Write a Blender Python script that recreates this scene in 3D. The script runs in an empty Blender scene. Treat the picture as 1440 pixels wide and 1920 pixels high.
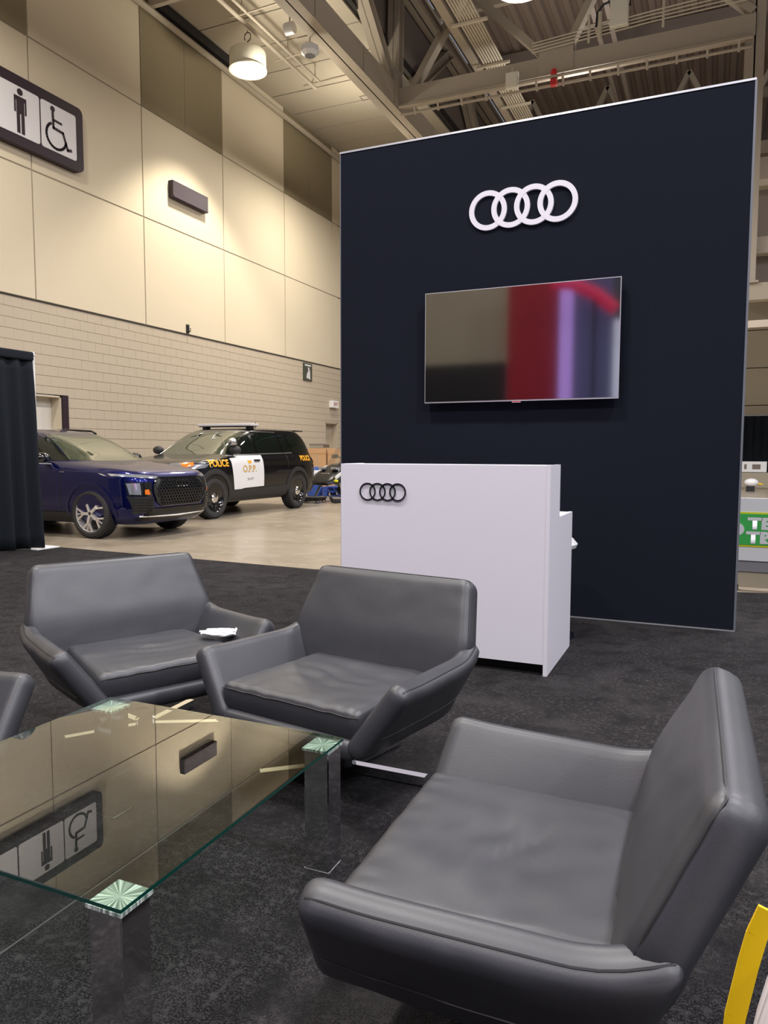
import bpy, bmesh, math, random
import numpy as np
from mathutils import Vector, Matrix, noise
random.seed(7)
COL = bpy.context.scene.collection
SC = bpy.context.scene

# ------------------------------------------------------------------ camera
FPX, EYE = 1391.0, 1.225
yaw, pit, rol = math.radians(23.75), math.radians(4.56), math.radians(0.12)
Fv = Vector((-math.sin(yaw)*math.cos(pit), math.cos(yaw)*math.cos(pit), -math.sin(pit)))
Rv = Vector((math.cos(yaw), math.sin(yaw), 0)); Uv = Rv.cross(Fv)
Rv, Uv = math.cos(rol)*Rv + math.sin(rol)*Uv, -math.sin(rol)*Rv + math.cos(rol)*Uv
cd = bpy.data.cameras.new('camera'); cam = bpy.data.objects.new('camera', cd); COL.objects.link(cam)
m = Matrix((Rv, Uv, -Fv)).transposed().to_4x4(); m.translation = (0, 0, EYE); cam.matrix_world = m
cd.sensor_fit = 'VERTICAL'; cd.sensor_height = 36; cd.lens = 36*FPX/1920; cd.clip_start = .05; cd.clip_end = 200
SC.camera = cam

# ------------------------------------------------------------------ world, lights, exposure
w = bpy.data.worlds.new('world'); SC.world = w; w.use_nodes = True
w.node_tree.nodes['Background'].inputs[0].default_value = (.86, .87, 1.0, 1)
w.node_tree.nodes['Background'].inputs[1].default_value = .16
def area(name, loc, target, size, power, color=(1, .96, .9), sy=None, spread=180):
    l = bpy.data.lights.new(name, 'AREA'); l.energy = power; l.color = color; l.size = size
    l.shape = 'RECTANGLE' if sy else 'DISK'
    if sy: l.size_y = sy
    l.spread = math.radians(spread)
    o = bpy.data.objects.new(name, l); COL.objects.link(o); o.location = loc
    o.rotation_euler = (Vector(target)-Vector(loc)).to_track_quat('-Z', 'Y').to_euler(); return o
for lx, lc, lp in ((-9.35, (1, .93, .80), 210), (-3.3, (1, .95, .92), 330), (2.8, (.97, .95, 1), 330), (8.8, (.95, .95, 1), 330)):
    for ly in (19.5, 7.5, 1.5, -4.5):
        if lx < -9 and ly < 1: continue
        area('hall_light', (lx, ly, 9.3), (lx, ly, 0), .8, lp*(1.0 if ly < 19 else 1.3), lc)
        area('ceiling_fill', (lx, ly, 9.5), (lx, ly, 20), .8, 60, lc)  # added upward fill standing in for lamp spill, lifts the dark ceiling
SC.view_settings.view_transform = 'Standard'; SC.view_settings.look = 'None'
SC.view_settings.gamma = 1; SC.view_settings.use_curve_mapping = False
area('ceiling_fill', (-9.3, 15.2, 9.3), (-9.2, 15.2, 20), .5, 60, (1, .93, .8)); area('ceiling_fill', (-3.3, 13.2, 9.0), (-3.3, 13, 20), .5, 60, (1, .95, .9))  # same added ceiling fill near the two round lamps
SC.view_settings.exposure = 0.36

# ------------------------------------------------------------------ materials
def mat(name, col, rough=.5, metal=0, spec=.5, ior=1.5, emit=None, es=0, coat=0, bump=None, var=None, aniso=0):
    M = bpy.data.materials.new(name); M.use_nodes = True; nt = M.node_tree
    b = nt.nodes['Principled BSDF']; I = b.inputs
    I['Base Color'].default_value = (*col, 1); I['Roughness'].default_value = rough; I['Metallic'].default_value = metal
    I['Specular IOR Level'].default_value = spec; I['IOR'].default_value = ior
    if coat: I['Coat Weight'].default_value = coat; I['Coat Roughness'].default_value = .04
    if emit: I['Emission Color'].default_value = (*emit, 1); I['Emission Strength'].default_value = es
    if bump or var: tc = nt.nodes.new('ShaderNodeTexCoord')
    if bump:   # (scale, strength, distance)
        n = nt.nodes.new('ShaderNodeTexNoise'); n.inputs['Scale'].default_value = bump[0]; n.inputs['Detail'].default_value = 4
        nt.links.new(tc.outputs['Object'], n.inputs['Vector'])
        bp = nt.nodes.new('ShaderNodeBump'); bp.inputs['Strength'].default_value = bump[1]; bp.inputs['Distance'].default_value = bump[2]
        nt.links.new(n.outputs['Fac'], bp.inputs['Height']); nt.links.new(bp.outputs[0], I['Normal'])
    if var:    # list of (scale, colour b, lo, hi)
        prev = None
        for sc, c2, lo, hi in var:
            n = nt.nodes.new('ShaderNodeTexNoise'); n.inputs['Scale'].default_value = sc; n.inputs['Detail'].default_value = 5
            nt.links.new(tc.outputs['Object'], n.inputs['Vector'])
            r = nt.nodes.new('ShaderNodeMapRange'); r.inputs[1].default_value = lo; r.inputs[2].default_value = hi
            nt.links.new(n.outputs['Fac'], r.inputs[0])
            mx = nt.nodes.new('ShaderNodeMix'); mx.data_type = 'RGBA'
            nt.links.new(r.outputs[0], mx.inputs[0]); mx.inputs[7].default_value = (*c2, 1)
            if prev: nt.links.new(prev, mx.inputs[6])
            else: mx.inputs[6].default_value = (*col, 1)
            prev = mx.outputs[2]
        nt.links.new(prev, I['Base Color'])
    return M
m_leather = mat('black_leather', (.034, .035, .042), .44, spec=.75, bump=(260, .10, .002), var=[(9, (.040, .041, .048), .4, .7)])
m_piping = mat('leather_seam', (.02, .02, .022), .5)
m_chrome = mat('chrome', (.82, .82, .83), .06, 1)
m_satin = mat('brushed_metal', (.6, .6, .6), .3, 1)
m_carpet = mat('carpet', (.010, .009, .010), .95, spec=.12, bump=(220, .8, .008), var=[(190, (.075, .070, .072), .47, .72), (45, (.055, .052, .054), .5, .72), (2.5, (.040, .037, .039), .45, .8), (7, (.014, .013, .014), .48, .72)])
m_concrete = mat('polished_concrete', (.36, .305, .235), .26, spec=.45, var=[(.9, (.27, .225, .165), .4, .75), (3.5, (.42, .37, .3), .5, .8), (40, (.3, .26, .2), .5, .9)])
m_panel = mat('painted_wall_panel', (.62, .54, .405), .75, spec=.2, bump=(90, .1, .003))
m_acoustic = mat('acoustic_panel', (.27, .225, .145), .9, spec=.1, bump=(150, .4, .004), var=[(60, (.21, .175, .11), .4, .7)])
m_block = mat('painted_block', (.47, .40, .31), .75, spec=.25, bump=(60, .3, .004))
m_mortar = mat('painted_joint', (.33, .275, .205), .9)
m_gap = mat('dark_joint', (.02, .016, .012), .9)
m_soffit = mat('painted_steel_deck', (.40, .35, .27), .7, spec=.2)
m_steel = mat('painted_steel', (.40, .345, .27), .6, spec=.3, bump=(20, .1, .003))
m_conduit = mat('conduit', (.55, .49, .37), .5)
m_roof = mat('brown_roof_deck', (.25, .195, .16), .85, spec=.1)
m_darksteel = mat('brown_steel', (.2, .165, .14), .8)
m_navy = mat('navy_fabric', (.0095, .0115, .019), .95, spec=.08, bump=(900, .5, .001), var=[(500, (.016, .018, .028), .45, .65)])
m_white = mat('white_laminate', (.80, .775, .85), .32, spec=.4)
m_whiteflat = mat('white_plastic', (.82, .82, .82), .45)
m_trim = mat('aluminium_frame', (.65, .66, .7), .35, .7)
m_trimdark = mat('grey_edge_profile', (.16, .17, .20), .5, .3)
m_blackgloss = mat('black_gloss', (.008, .008, .009), .12, coat=.6)
m_darkgloss = mat('dark_gloss_plastic', (.004, .004, .005), .22, spec=.35)
m_sled = mat('black_sled_body', (.006, .006, .007), .3, spec=.3)
m_black = mat('black_plastic', (.012, .012, .014), .5)
m_cladding = mat('black_cladding', (.02, .02, .021), .6)
m_tyre = mat('tyre_rubber', (.028, .028, .028), .8, bump=(90, .3, .003))
m_blue = mat('blue_car_paint', (.002, .005, .09), .33, .8, spec=.2, coat=.8)
m_pblack = mat('black_car_paint', (.003, .003, .004), .25, spec=.3, coat=.6)
m_pwhite = mat('white_car_paint', (.82, .82, .83), .3, coat=.6)
m_glass = mat('dark_car_glass', (.006, .009, .007), .03, ior=1.42)
m_wind = mat('windscreen_glass', (.05, .062, .04), .03, ior=2.7)
m_alloy = mat('silver_alloy', (.78, .75, .72), .32, .6)
m_orange = mat('orange_lens', (.75, .17, .01), .2, coat=.6)
m_redlens = mat('red_lens', (.4, .01, .01), .2, coat=.6)
m_gold = mat('orange_lettering', (.9, .42, .02), .5)
m_gilt = mat('gold_lettering', (.62, .38, .10), .45)
m_drape = mat('black_drape', (.012, .015, .02), .92, spec=.15, bump=(300, .4, .002))
m_purple = mat('dark_sign', (.026, .014, .022), .5, spec=.3)
m_signwhite = mat('sign_face', (.62, .60, .62), .5)
m_green = mat('green_print', (.06, .50, .10), .5)
m_yellow = mat('yellow_print', (.75, .72, .02), .5)
m_strap = mat('yellow_strap', (.85, .55, .0), .5)
m_pallet = mat('blue_plastic', (.03, .08, .36), .45)
m_card = mat('cardboard', (.55, .33, .17), .85)
m_cloth = mat('white_cloth', (.85, .83, .80), .9, bump=(120, .3, .003))
m_door = mat('beige_door', (.42, .36, .26), .6)
m_paledoor = mat('pale_door', (.78, .74, .66), .6)
m_lampshell = mat('lamp_housing', (.72, .69, .56), .5)
m_red = mat('red_paint', (.6, .03, .03), .4)
m_tv = mat('tv_screen', (.004, .004, .005), .06, ior=2.4)
m_glow = mat('lamp_glow', (1, 1, 1), emit=(1, .96, .88), es=14)
m_glow2 = mat('lamp_glow_cool', (1, 1, 1), emit=(.95, .95, 1), es=14)
m_greendark = mat('poster_green', (.06, .065, .045), .6)
m_led = mat('headlamp_lens', (.5, .53, .6), .12, .7, coat=.5)
# glass of the table: clear sheet with a strong mirror reflection, green polished edge
def glass_mat(name, tint, ior, rough=0.0):
    M = bpy.data.materials.new(name); M.use_nodes = True; nt = M.node_tree; nt.nodes.remove(nt.nodes['Principled BSDF'])
    out = nt.nodes['Material Output']; t = nt.nodes.new('ShaderNodeBsdfTransparent'); t.inputs[0].default_value = (*tint, 1)
    g = nt.nodes.new('ShaderNodeBsdfGlossy'); g.inputs['Roughness'].default_value = rough; g.inputs[0].default_value = (1, 1, .97, 1)
    f = nt.nodes.new('ShaderNodeFresnel'); f.inputs[0].default_value = ior
    mx = nt.nodes.new('ShaderNodeMixShader'); ge = nt.nodes.new('ShaderNodeNewGeometry'); sb = nt.nodes.new('ShaderNodeMath'); sb.operation = 'SUBTRACT'; sb.inputs[0].default_value = 1; nt.links.new(ge.outputs['Backfacing'], sb.inputs[1]); ml = nt.nodes.new('ShaderNodeMath'); ml.operation = 'MULTIPLY'; nt.links.new(f.outputs[0], ml.inputs[0]); nt.links.new(sb.outputs[0], ml.inputs[1]); nt.links.new(ml.outputs[0], mx.inputs[0]); nt.links.new(t.outputs[0], mx.inputs[1]); nt.links.new(g.outputs[0], mx.inputs[2])
    nt.links.new(mx.outputs[0], out.inputs[0]); return M
m_tabletop = glass_mat('table_glass', (.86, .92, .88), 2.7)
m_edge = mat('glass_edge', (.004, .05, .038), .08, ior=1.6, coat=.5)
m_clearshield = glass_mat('clear_shield', (.62, .57, .50), 2.2)
# radial brushed glue plate, bright rays of its sheen painted into the base colour
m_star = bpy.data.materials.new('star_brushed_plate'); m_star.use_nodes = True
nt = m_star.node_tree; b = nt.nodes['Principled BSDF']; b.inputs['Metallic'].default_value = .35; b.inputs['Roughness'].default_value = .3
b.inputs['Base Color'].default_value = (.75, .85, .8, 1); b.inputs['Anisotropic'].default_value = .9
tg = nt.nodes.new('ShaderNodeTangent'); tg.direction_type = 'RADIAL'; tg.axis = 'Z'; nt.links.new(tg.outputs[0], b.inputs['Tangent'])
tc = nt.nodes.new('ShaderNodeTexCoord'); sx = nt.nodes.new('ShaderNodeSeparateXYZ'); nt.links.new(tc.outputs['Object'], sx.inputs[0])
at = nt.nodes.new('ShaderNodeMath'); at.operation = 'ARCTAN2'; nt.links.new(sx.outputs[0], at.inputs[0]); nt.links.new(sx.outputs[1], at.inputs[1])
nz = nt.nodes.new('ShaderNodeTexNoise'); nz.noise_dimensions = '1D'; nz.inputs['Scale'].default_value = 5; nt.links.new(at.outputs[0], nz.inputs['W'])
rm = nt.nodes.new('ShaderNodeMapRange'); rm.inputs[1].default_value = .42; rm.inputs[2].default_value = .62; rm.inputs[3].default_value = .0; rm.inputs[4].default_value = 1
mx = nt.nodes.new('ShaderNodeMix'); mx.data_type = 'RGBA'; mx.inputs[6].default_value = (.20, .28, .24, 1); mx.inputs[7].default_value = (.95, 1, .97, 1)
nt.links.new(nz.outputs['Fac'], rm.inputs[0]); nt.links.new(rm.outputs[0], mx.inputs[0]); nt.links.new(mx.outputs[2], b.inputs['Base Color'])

# ------------------------------------------------------------------ mesh helpers
def bx(bm, x0, x1, y0, y1, z0, z1, bev=0, seg=2):
    r = bmesh.ops.create_cube(bm, size=1)
    for v in r['verts']: v.co = Vector(((x0+x1)/2+v.co.x*(x1-x0), (y0+y1)/2+v.co.y*(y1-y0), (z0+z1)/2+v.co.z*(z1-z0)))
    if bev: bmesh.ops.bevel(bm, geom=list({e for v in r['verts'] for e in v.link_edges}), offset=bev, segments=seg, affect='EDGES', profile=.5)
    return bm
def bar(bm, p0, p1, w, h, up=(0, 0, 1)):
    p0, p1 = Vector(p0), Vector(p1); d = (p1-p0).normalized(); s = d.cross(Vector(up))
    if s.length < 1e-4: s = d.cross(Vector((1, 0, 0)))
    s.normalize(); u = s.cross(d); vs = []
    for p in (p0, p1):
        for a, b_ in ((-1, -1), (1, -1), (1, 1), (-1, 1)): vs.append(bm.verts.new(p+s*a*w/2+u*b_*h/2))
    for f in ((0, 1, 2, 3), (7, 6, 5, 4), (0, 4, 5, 1), (1, 5, 6, 2), (2, 6, 7, 3), (3, 7, 4, 0)): bm.faces.new([vs[i] for i in f])
    return bm
def ibeam(bm, p0, p1, w, h, t=.02, up=(0, 0, 1)):
    p0, p1 = Vector(p0), Vector(p1); d = (p1-p0).normalized(); s = d.cross(Vector(up)).normalized(); u = s.cross(d)
    bar(bm, p0, p1, t, h, up)
    for k in (-1, 1): bar(bm, p0+u*k*(h/2-t/2), p1+u*k*(h/2-t/2), w, t, up)
    return bm
def tube(bm, pts, r, n=8, cap=True):
    pts = [Vector(p) for p in pts]; rings = []; up = Vector((0, 0, 1))
    for i, p in enumerate(pts):
        d = (pts[min(i+1, len(pts)-1)]-pts[max(i-1, 0)]).normalized()
        s = d.cross(up)
        if s.length < 1e-3: s = d.cross(Vector((1, 0, 0)))
        s.normalize(); u = s.cross(d); rr = r[i] if isinstance(r, (list, tuple)) else r
        rings.append([bm.verts.new(p+(s*math.cos(2*math.pi*k/n)+u*math.sin(2*math.pi*k/n))*rr) for k in range(n)])
    for a, b_ in zip(rings, rings[1:]):
        for k in range(n): bm.faces.new((a[k], a[(k+1) % n], b_[(k+1) % n], b_[k]))
    if cap: bm.faces.new(rings[0][::-1]); bm.faces.new(rings[-1])
    return bm
def lathe(bm, prof, n=32, axis='z', org=(0, 0, 0), caps=False):
    """prof: list of (r, h)"""
    org = Vector(org); rings = []
    for r, h in prof:
        ring = []
        for k in range(n):
            a = 2*math.pi*k/n; c, s = r*math.cos(a), r*math.sin(a)
            ring.append(bm.verts.new(org+Vector({'z': (c, s, h), 'y': (c, h, s), 'x': (h, c, s)}[axis])))
        rings.append(ring)
    for a, b_ in zip(rings, rings[1:]):
        for k in range(n): bm.faces.new((a[k], a[(k+1) % n], b_[(k+1) % n], b_[k]))
    for ring, (r, h) in ((rings[0], prof[0]), (rings[-1], prof[-1])):
        if caps: bm.faces.new(ring)
    return bm
def prism(bm, poly, y0, y1, axis='y'):
    """polygon in the two other axes, extruded"""
    f = {'y': lambda a, b_, t: (a, t, b_), 'x': lambda a, b_, t: (t, a, b_), 'z': lambda a, b_, t: (a, b_, t)}[axis]
    A = [bm.verts.new(f(a, b_, y0)) for a, b_ in poly]; B = [bm.verts.new(f(a, b_, y1)) for a, b_ in poly]
    n = len(poly); bm.faces.new(A); bm.faces.new(B[::-1])
    for i in range(n): bm.faces.new((A[i], B[i], B[(i+1) % n], A[(i+1) % n]))
    return bm
def obj(name, bm, m, parent=None, smooth=False, label=None, loc=None, ang=35):
    bmesh.ops.recalc_face_normals(bm, faces=bm.faces)
    me = bpy.data.meshes.new(name); bm.to_mesh(me); bm.free()
    me.materials.append(m)
    if smooth:
        for p in me.polygons: p.use_smooth = True
        me.set_sharp_from_angle(angle=math.radians(ang))
    o = bpy.data.objects.new(name, me); COL.objects.link(o)
    if parent: o.parent = parent
    if loc: o.location = loc
    if label: o['label'] = label
    return o
def link(name, me, parent=None, loc=None):
    o = bpy.data.objects.new(name, me); COL.objects.link(o)
    if parent: o.parent = parent
    if loc: o.location = loc
    return o
def tag(o, label, cat, group=None):
    o['label'] = label; o['category'] = cat
    if group: o['group'] = group
    return o
def thing(name, label, cat, loc=(0, 0, 0), rz=0, group=None):
    o = bpy.data.objects.new(name, None); COL.objects.link(o); o.location = loc; o.rotation_euler = (0, 0, rz); o.empty_display_size = .1
    return tag(o, label, cat, group)
def struct(name, bm=None, m=None, smooth=False):
    o = obj(name, bm, m, smooth=smooth) if bm else thing(name, '', '')
    if not bm:
        del o['label']; del o['category']
    o['kind'] = 'structure'; return o
NB = bmesh.new
def text_mesh(body, size, bold=0.0, depth=0.0, spacing=1.0, shear=0):
    c = bpy.data.curves.new('t', 'FONT'); c.body = body; c.size = size; c.offset = bold; c.extrude = depth; c.space_character = spacing; c.shear = shear
    c.align_x = 'CENTER'; c.align_y = 'CENTER'
    o = bpy.data.objects.new('t', c); COL.objects.link(o); dg = bpy.context.evaluated_depsgraph_get()
    me = bpy.data.meshes.new_from_object(o.evaluated_get(dg)); bpy.data.objects.remove(o); bpy.data.curves.remove(c); return me
def text_obj(name, body, size, m, parent, fn, bold=0.0, spacing=1.0, shear=0, label=None, sub=True):
    """mesh lettering; fn maps (tx,ty,tz) to a point"""
    me = text_mesh(body, size, bold, 0, spacing, shear); me.name = name
    if sub:
        bm = bmesh.new(); bm.from_mesh(me); bmesh.ops.triangulate(bm, faces=bm.faces)
        bmesh.ops.subdivide_edges(bm, edges=[e for e in bm.edges if e.calc_length() > size*.3], cuts=2); bm.to_mesh(me); bm.free()
    for v in me.vertices: v.co = Vector(fn(v.co.x, v.co.y, v.co.z))
    me.materials.clear(); me.materials.append(m)
    o = link(name, me, parent)
    if label: o['label'] = label
    return o

# ------------------------------------------------------------------ setting: floor
floor = struct('floor', bx(NB(), -12.6, 12, -12, 40, -.2, -.008), m_concrete)
cp = [(-8.3, 7.08), (-3.8, 6.80), (-.5, 7.05), (.6, 7.30), (7, 7.6), (7, -7), (-8.3, -7)]
carpet = obj('carpet', prism(NB(), cp, -.007, 0, 'z'), m_carpet); carpet['kind'] = 'structure'; carpet.name = 'floor_carpet'
seam = obj('carpet_seam', bx(NB(), -1.555, -1.549, -6.9, 6.7, 0, .0015), mat('seam', (.075, .07, .07), .95), carpet)

# ------------------------------------------------------------------ setting: left wall with panels and blocks
WX = -12.15
wall = struct('wall_left')
obj('backing', bx(NB(), WX-.35, WX-.012, 22.6+.95, 40, 0, 11.9), m_gap, wall)
bk = bx(NB(), WX-.35, WX-.012, 0, 9.4, 0, 11.9); bx(bk, WX-.35, WX-.012, 9.4, 23.55, 2.4, 11.9); bx(bk, WX-.35, WX-.012, 11.45, 22.65, 0, 2.4)
obj('backing', bk, m_mortar, wall)
joints = [-1.6, 1.5, 4.6, 7.68, 10.76, 13.84, 16.92, 20.03, 23.15, 26.25, 29.35, 32.45, 35.55, 38.65]
g = .017
for i, (a, b_) in enumerate(zip(joints, joints[1:])):
    for z0, z1 in ((4.18, 6.63), (6.63, 9.09), (9.09, 11.6)):
        top = z0 > 9
        dark = top and i % 2 == 1
        cuts = [(a, b_)]
        if dark: mid = (a+b_)/2; cuts = [(a, mid), (mid, b_)]
        for c0, c1 in cuts:
            obj('wall_panel', bx(NB(), WX-.05, WX, c0+g, c1-g, z0+g, z1-g), m_acoustic if dark else m_panel, wall)
obj('joint_backing', bx(NB(), WX-.06, WX-.03, 0, 39, 4.18, 11.6), m_gap, wall)
# blocks: courses of 0.2 x 0.4
bw, bh = .406, .2035
me_block = None; nsingle = 0; rest = NB()
cells = []
for k in range(20):
    z0 = 4.165-(k+1)*bh
    off = (k % 2)*bw/2
    for j in range(0, 44):
        y0 = 8.4+off+j*bw
        if z0 < -.01: continue
        hit = False
        for ya, yb, zt in ((9.4, 11.45, 2.38), (22.62, 23.54, 2.27)):
            if z0 < zt and ya < y0+bw and y0 < yb:
                hit = True
                if y0+bw > yb+.02: bx(rest, WX-.04, WX, yb+.0012, y0+bw-.0012, z0+.0035, z0+bh-.0035)
                if y0 < ya-.02: bx(rest, WX-.04, WX, y0+.0012, ya-.0012, z0+.0035, z0+bh-.0035)
                if z0+bh > zt+.01: bx(rest, WX-.04, WX, max(y0, ya)+.0012, min(y0+bw, yb)-.0012, zt, z0+bh-.0035)
        if not hit: cells.append((y0, z0))
hb = bx(NB(), WX-.04, WX, .0012, bw-.0012, .0035, bh-.0035, .002, 1)
me_block = bpy.data.meshes.new('block'); hb.to_mesh(me_block); hb.free(); me_block.materials.append(m_block)
for y0, z0 in cells:
    if z0 > 1.35 and 11.3 < y0 < 19.4 and nsingle < 290:
        link('block', me_block, wall, (0, y0, z0)); nsingle += 1
    else:
        bx(rest, WX-.04, WX, y0+.0012, y0+bw-.0012, z0+.0035, z0+bh-.0035)
r = obj('blockwork', rest, m_block, wall); r['kind'] = 'stuff'
obj('ledge_trim', bx(NB(), WX-.04, WX+.012, 0, 39, 4.155, 4.18), m_gap, wall)
# doors in the left wall
d1 = struct('door_1')
obj('reveal', bx(bx(NB(), WX-.30, WX-.01, 11.27, 11.31, 0, 2.36), WX-.30, WX-.01, 9.4, 11.31, 2.33, 2.36), m_panel, d1)
obj('door_leaf', bx(NB(), WX-.33, WX-.27, 9.4, 11.27, 0, 2.34), m_paledoor, d1)
obj('frame', bx(NB(), WX-.05, WX+.03, 11.30, 11.45, 0, 2.38), m_purple, d1)
d2 = struct('door_2')
obj('reveal', bx(bx(bx(NB(), WX-.30, WX-.01, 22.62, 22.66, 0, 2.27), WX-.30, WX-.01, 23.5, 23.54, 0, 2.27), WX-.3, WX-.01, 22.62, 23.54, 2.23, 2.27), m_block, d2)
obj('door_leaf', bx(NB(), WX-.33, WX-.24, 22.62, 23.54, 0, 2.25), m_door, d2)
# far wall
fw = struct('wall_far')
obj('backing', bx(NB(), -12.5, 12, 36.05, 36.3, 0, 12), m_gap, fw)
for i in range(8):
    for z0, z1 in ((0, 1.85), (1.85, 3.3), (3.3, 4.9), (4.9, 6.5), (6.5, 8.2), (8.2, 11.5)):
        x0 = -12.4+i*3.05
        obj('wall_panel', bx(NB(), x0+g, x0+3.05-g, 36, 36.06, z0+g, z1-g, .006, 1), m_panel, fw)

# ------------------------------------------------------------------ setting: soffit, roof deck
ceil = struct('ceiling')
yy = 6.0
pm = None
while yy < 33:
    o = bx(NB(), -12.2, -8.15, yy+.02, yy+1.20, 11.62, 11.70)
    obj('deck_panel', o, m_soffit, ceil); yy += 1.22
obj('deck_backing', bx(NB(), -12.5, -8.0, 4, 40, 11.68, 11.9), m_gap, ceil)
rb = NB(); x = -8.0
pts = []
while x < 12: pts += [(x, 14.4), (x+.12, 14.4), (x+.17, 14.30), (x+.33, 14.30)]; x += .38
top = [(p[0], p[1]+.03) for p in pts[::-1]]
obj('roof_deck', prism(rb, pts+top, 4, 40, 'y'), m_roof, ceil)
for i, (yb_, zb_) in enumerate(((14.15, 11.42), (13.3, 11.42))):
    o = obj('edge_angle', bar(NB(), (-12.1, yb_, zb_), (-8.2, yb_, zb_), .12, .14), m_steel); tag(o, '%s short steel angle crossing under the pale deck at the top of the wall' % ('farther', 'nearer')[i], 'steel angle', 'steel angles')
# fascia between soffit and roof deck
obj('fascia', bx(NB(), -8.2, -8.12, 4, 40, 11.7, 14.4), m_darksteel, ceil)

def steel(name, label, cat, parts, group=None):
    t = thing(name, label, cat, group=group)
    for n, bm in parts: obj(n, bm, m_steel, t)
    return t
# longitudinal truss beside the soffit
ZT = 10.0; XT = -7.88
t = thing('roof_truss', 'long pale steel truss running beside the pale ceiling deck above the cars', 'truss', (XT, 18.5, ZT))
def loc_(p): return (p[0]-XT, p[1]-18.5, p[2]-ZT)
def tb(name, f): return obj(name, f, m_steel, t)
bmm = NB(); bar(bmm, loc_((XT, 5, ZT+.015)), loc_((XT, 38, ZT+.015)), .44, .03); bar(bmm, loc_((XT, 5, ZT+.30)), loc_((XT, 38, ZT+.30)), .03, .6); bar(bmm, loc_((XT, 5, ZT+.58)), loc_((XT, 38, ZT+.58)), .44, .03)
bar(bmm, loc_((XT+.20, 5, ZT+.3)), loc_((XT+.20, 38, ZT+.3)), .02, .56)
tb('bottom_chord', bmm)
tb('top_chord', ibeam(NB(), loc_((XT, 5, 13.6)), loc_((XT, 38, 13.6)), .4, .4, .03))
for yn in (9.2, 18.5, 27.8):
    tb('web_member', ibeam(NB(), loc_((XT+.02, yn, ZT+.5)), loc_((XT+.02, yn+.1, 13.4)), .32, .32, .03, up=(0, 1, 0)))
    tb('web_member', ibeam(NB(), loc_((XT+.02, yn-.2, ZT+.5)), loc_((XT+.02, yn-3.9, 13.5)), .34, .30, .03))
    tb('web_member', ibeam(NB(), loc_((XT+.02, yn+.3, ZT+.5)), loc_((XT+.02, yn+4.2, 13.5)), .34, .30, .03))
    tb('gusset_plate', bx(NB(), -.03, .25, yn-18.5-.5, yn-18.5+.5, .05, .95))
for yn in (11.6, 13.9, 16.2, 20.8):
    tb('stiffener', bx(NB(), .0, .235, yn-18.5-.02, yn-18.5+.02, .03, .57))
# transverse truss
YT = 18.4
t = thing('roof_truss', 'steel cross truss passing above the navy display wall, ending at the tall column', 'truss', (-3.7, YT, ZT))
def l2(p): return (p[0]+3.7, p[1]-YT, p[2]-ZT)
obj('bottom_chord', bar(NB(), l2((-7.66, YT, ZT+.32)), l2((.55, YT, ZT+.32)), .3, .42), m_steel, t)
bmm = NB()
for dz, dy in ((0, -.22), (-.14, -.1)): tube(bmm, [l2((-7.6, YT+dy, ZT+.02+dz)), l2((.5, YT+dy, ZT+.02+dz))], .035, 8)
obj('sprinkler_pipe', bmm, m_steel, t)
for xx in np.arange(-7.2, .4, .62):
    obj('pipe_clip', bar(NB(), l2((xx, YT-.22, ZT+.06)), l2((xx, YT-.08, ZT-.18)), .05, .04), m_steel, t)
for a, b_ in (((-3.75, 10.4), (-6.6, 13.3)), ((-3.55, 10.4), (-2.05, 13.3)), ((-7.3, 10.5), (-5.2, 13.6)), ((.5, 10.6), (-2.4, 13.3))):
    obj('web_member', bar(NB(), l2((a[0], YT, a[1])), l2((b_[0], YT, b_[1])), .16, .26, up=(0, 1, 0)), m_steel, t)
obj('top_chord', bar(NB(), l2((-7.66, YT, 13.5)), l2((.6, YT, 13.5)), .3, .3), m_steel, t)
obj('gusset_plate', bx(NB(), -.35, .45, -.18, .18, .15, .85), m_steel, t)
# more distant trusses, one beyond
for (yb, lab) in ((27.5, 'dim cross truss farther back behind the first cross truss'),):
    t = thing('roof_truss', lab, 'truss', (0, yb, 11))
    obj('bottom_chord', bar(NB(), (-7.6, 0, 0), (8, 0, 0), .3, .4), m_steel, t)
    for i in range(6):
        x0 = -7.6+i*2.6
        obj('web_member', bar(NB(), (x0, 0, .2), (x0+1.3, 0, 2.8), .15, .2, up=(0, 1, 0)), m_steel, t)
        obj('web_member', bar(NB(), (x0+2.6, 0, .2), (x0+1.3, 0, 2.8), .15, .2, up=(0, 1, 0)), m_steel, t)
# roof purlins
for i, (y0, z0) in enumerate(((12.5, 14.0), (15.6, 14.0), (21.5, 14.0), (24.8, 14.0), (30.5, 14.0))):
    o = obj('purlin', bar(NB(), (-8, y0, z0), (9, y0, z0), .16, .3), m_darksteel if i % 2 else m_steel)
    tag(o, ['first', 'second', 'third', 'fourth', 'fifth'][i]+' steel purlin from the front under the brown roof deck', 'purlin', 'purlins under the roof deck')
# cross rods and duct in the roof
o = obj('cable_tray', bx(bx(NB(), -6.55, -6.48, 9, 34, 11.6, 11.75), -6.05, -5.98, 9, 34, 11.6, 11.75), m_darksteel); tag(o, 'brown cable tray beside the conduit bundle under the roof', 'cable tray')
o = NB()
for s in (-3.1, -2.75): bar(o, (s, 9, 12.3), (s, 34, 12.3), .12, .1)
o = obj('strut_rails', o, m_darksteel); tag(o, 'pair of brown rails behind the round lamp under the roof', 'rail')
for i, y0 in enumerate((12.9, 14.8, 16.9, 20.5)):
    o = obj('cross_strut', bar(NB(), (-3.6, y0, 12.2), (-2.3, y0, 12.2), .05, .06), m_steel)
    tag(o, '%s short strut under the pair of brown roof rails' % ['first', 'second', 'third', 'fourth'][i], 'strut', 'struts under the rails')
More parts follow.
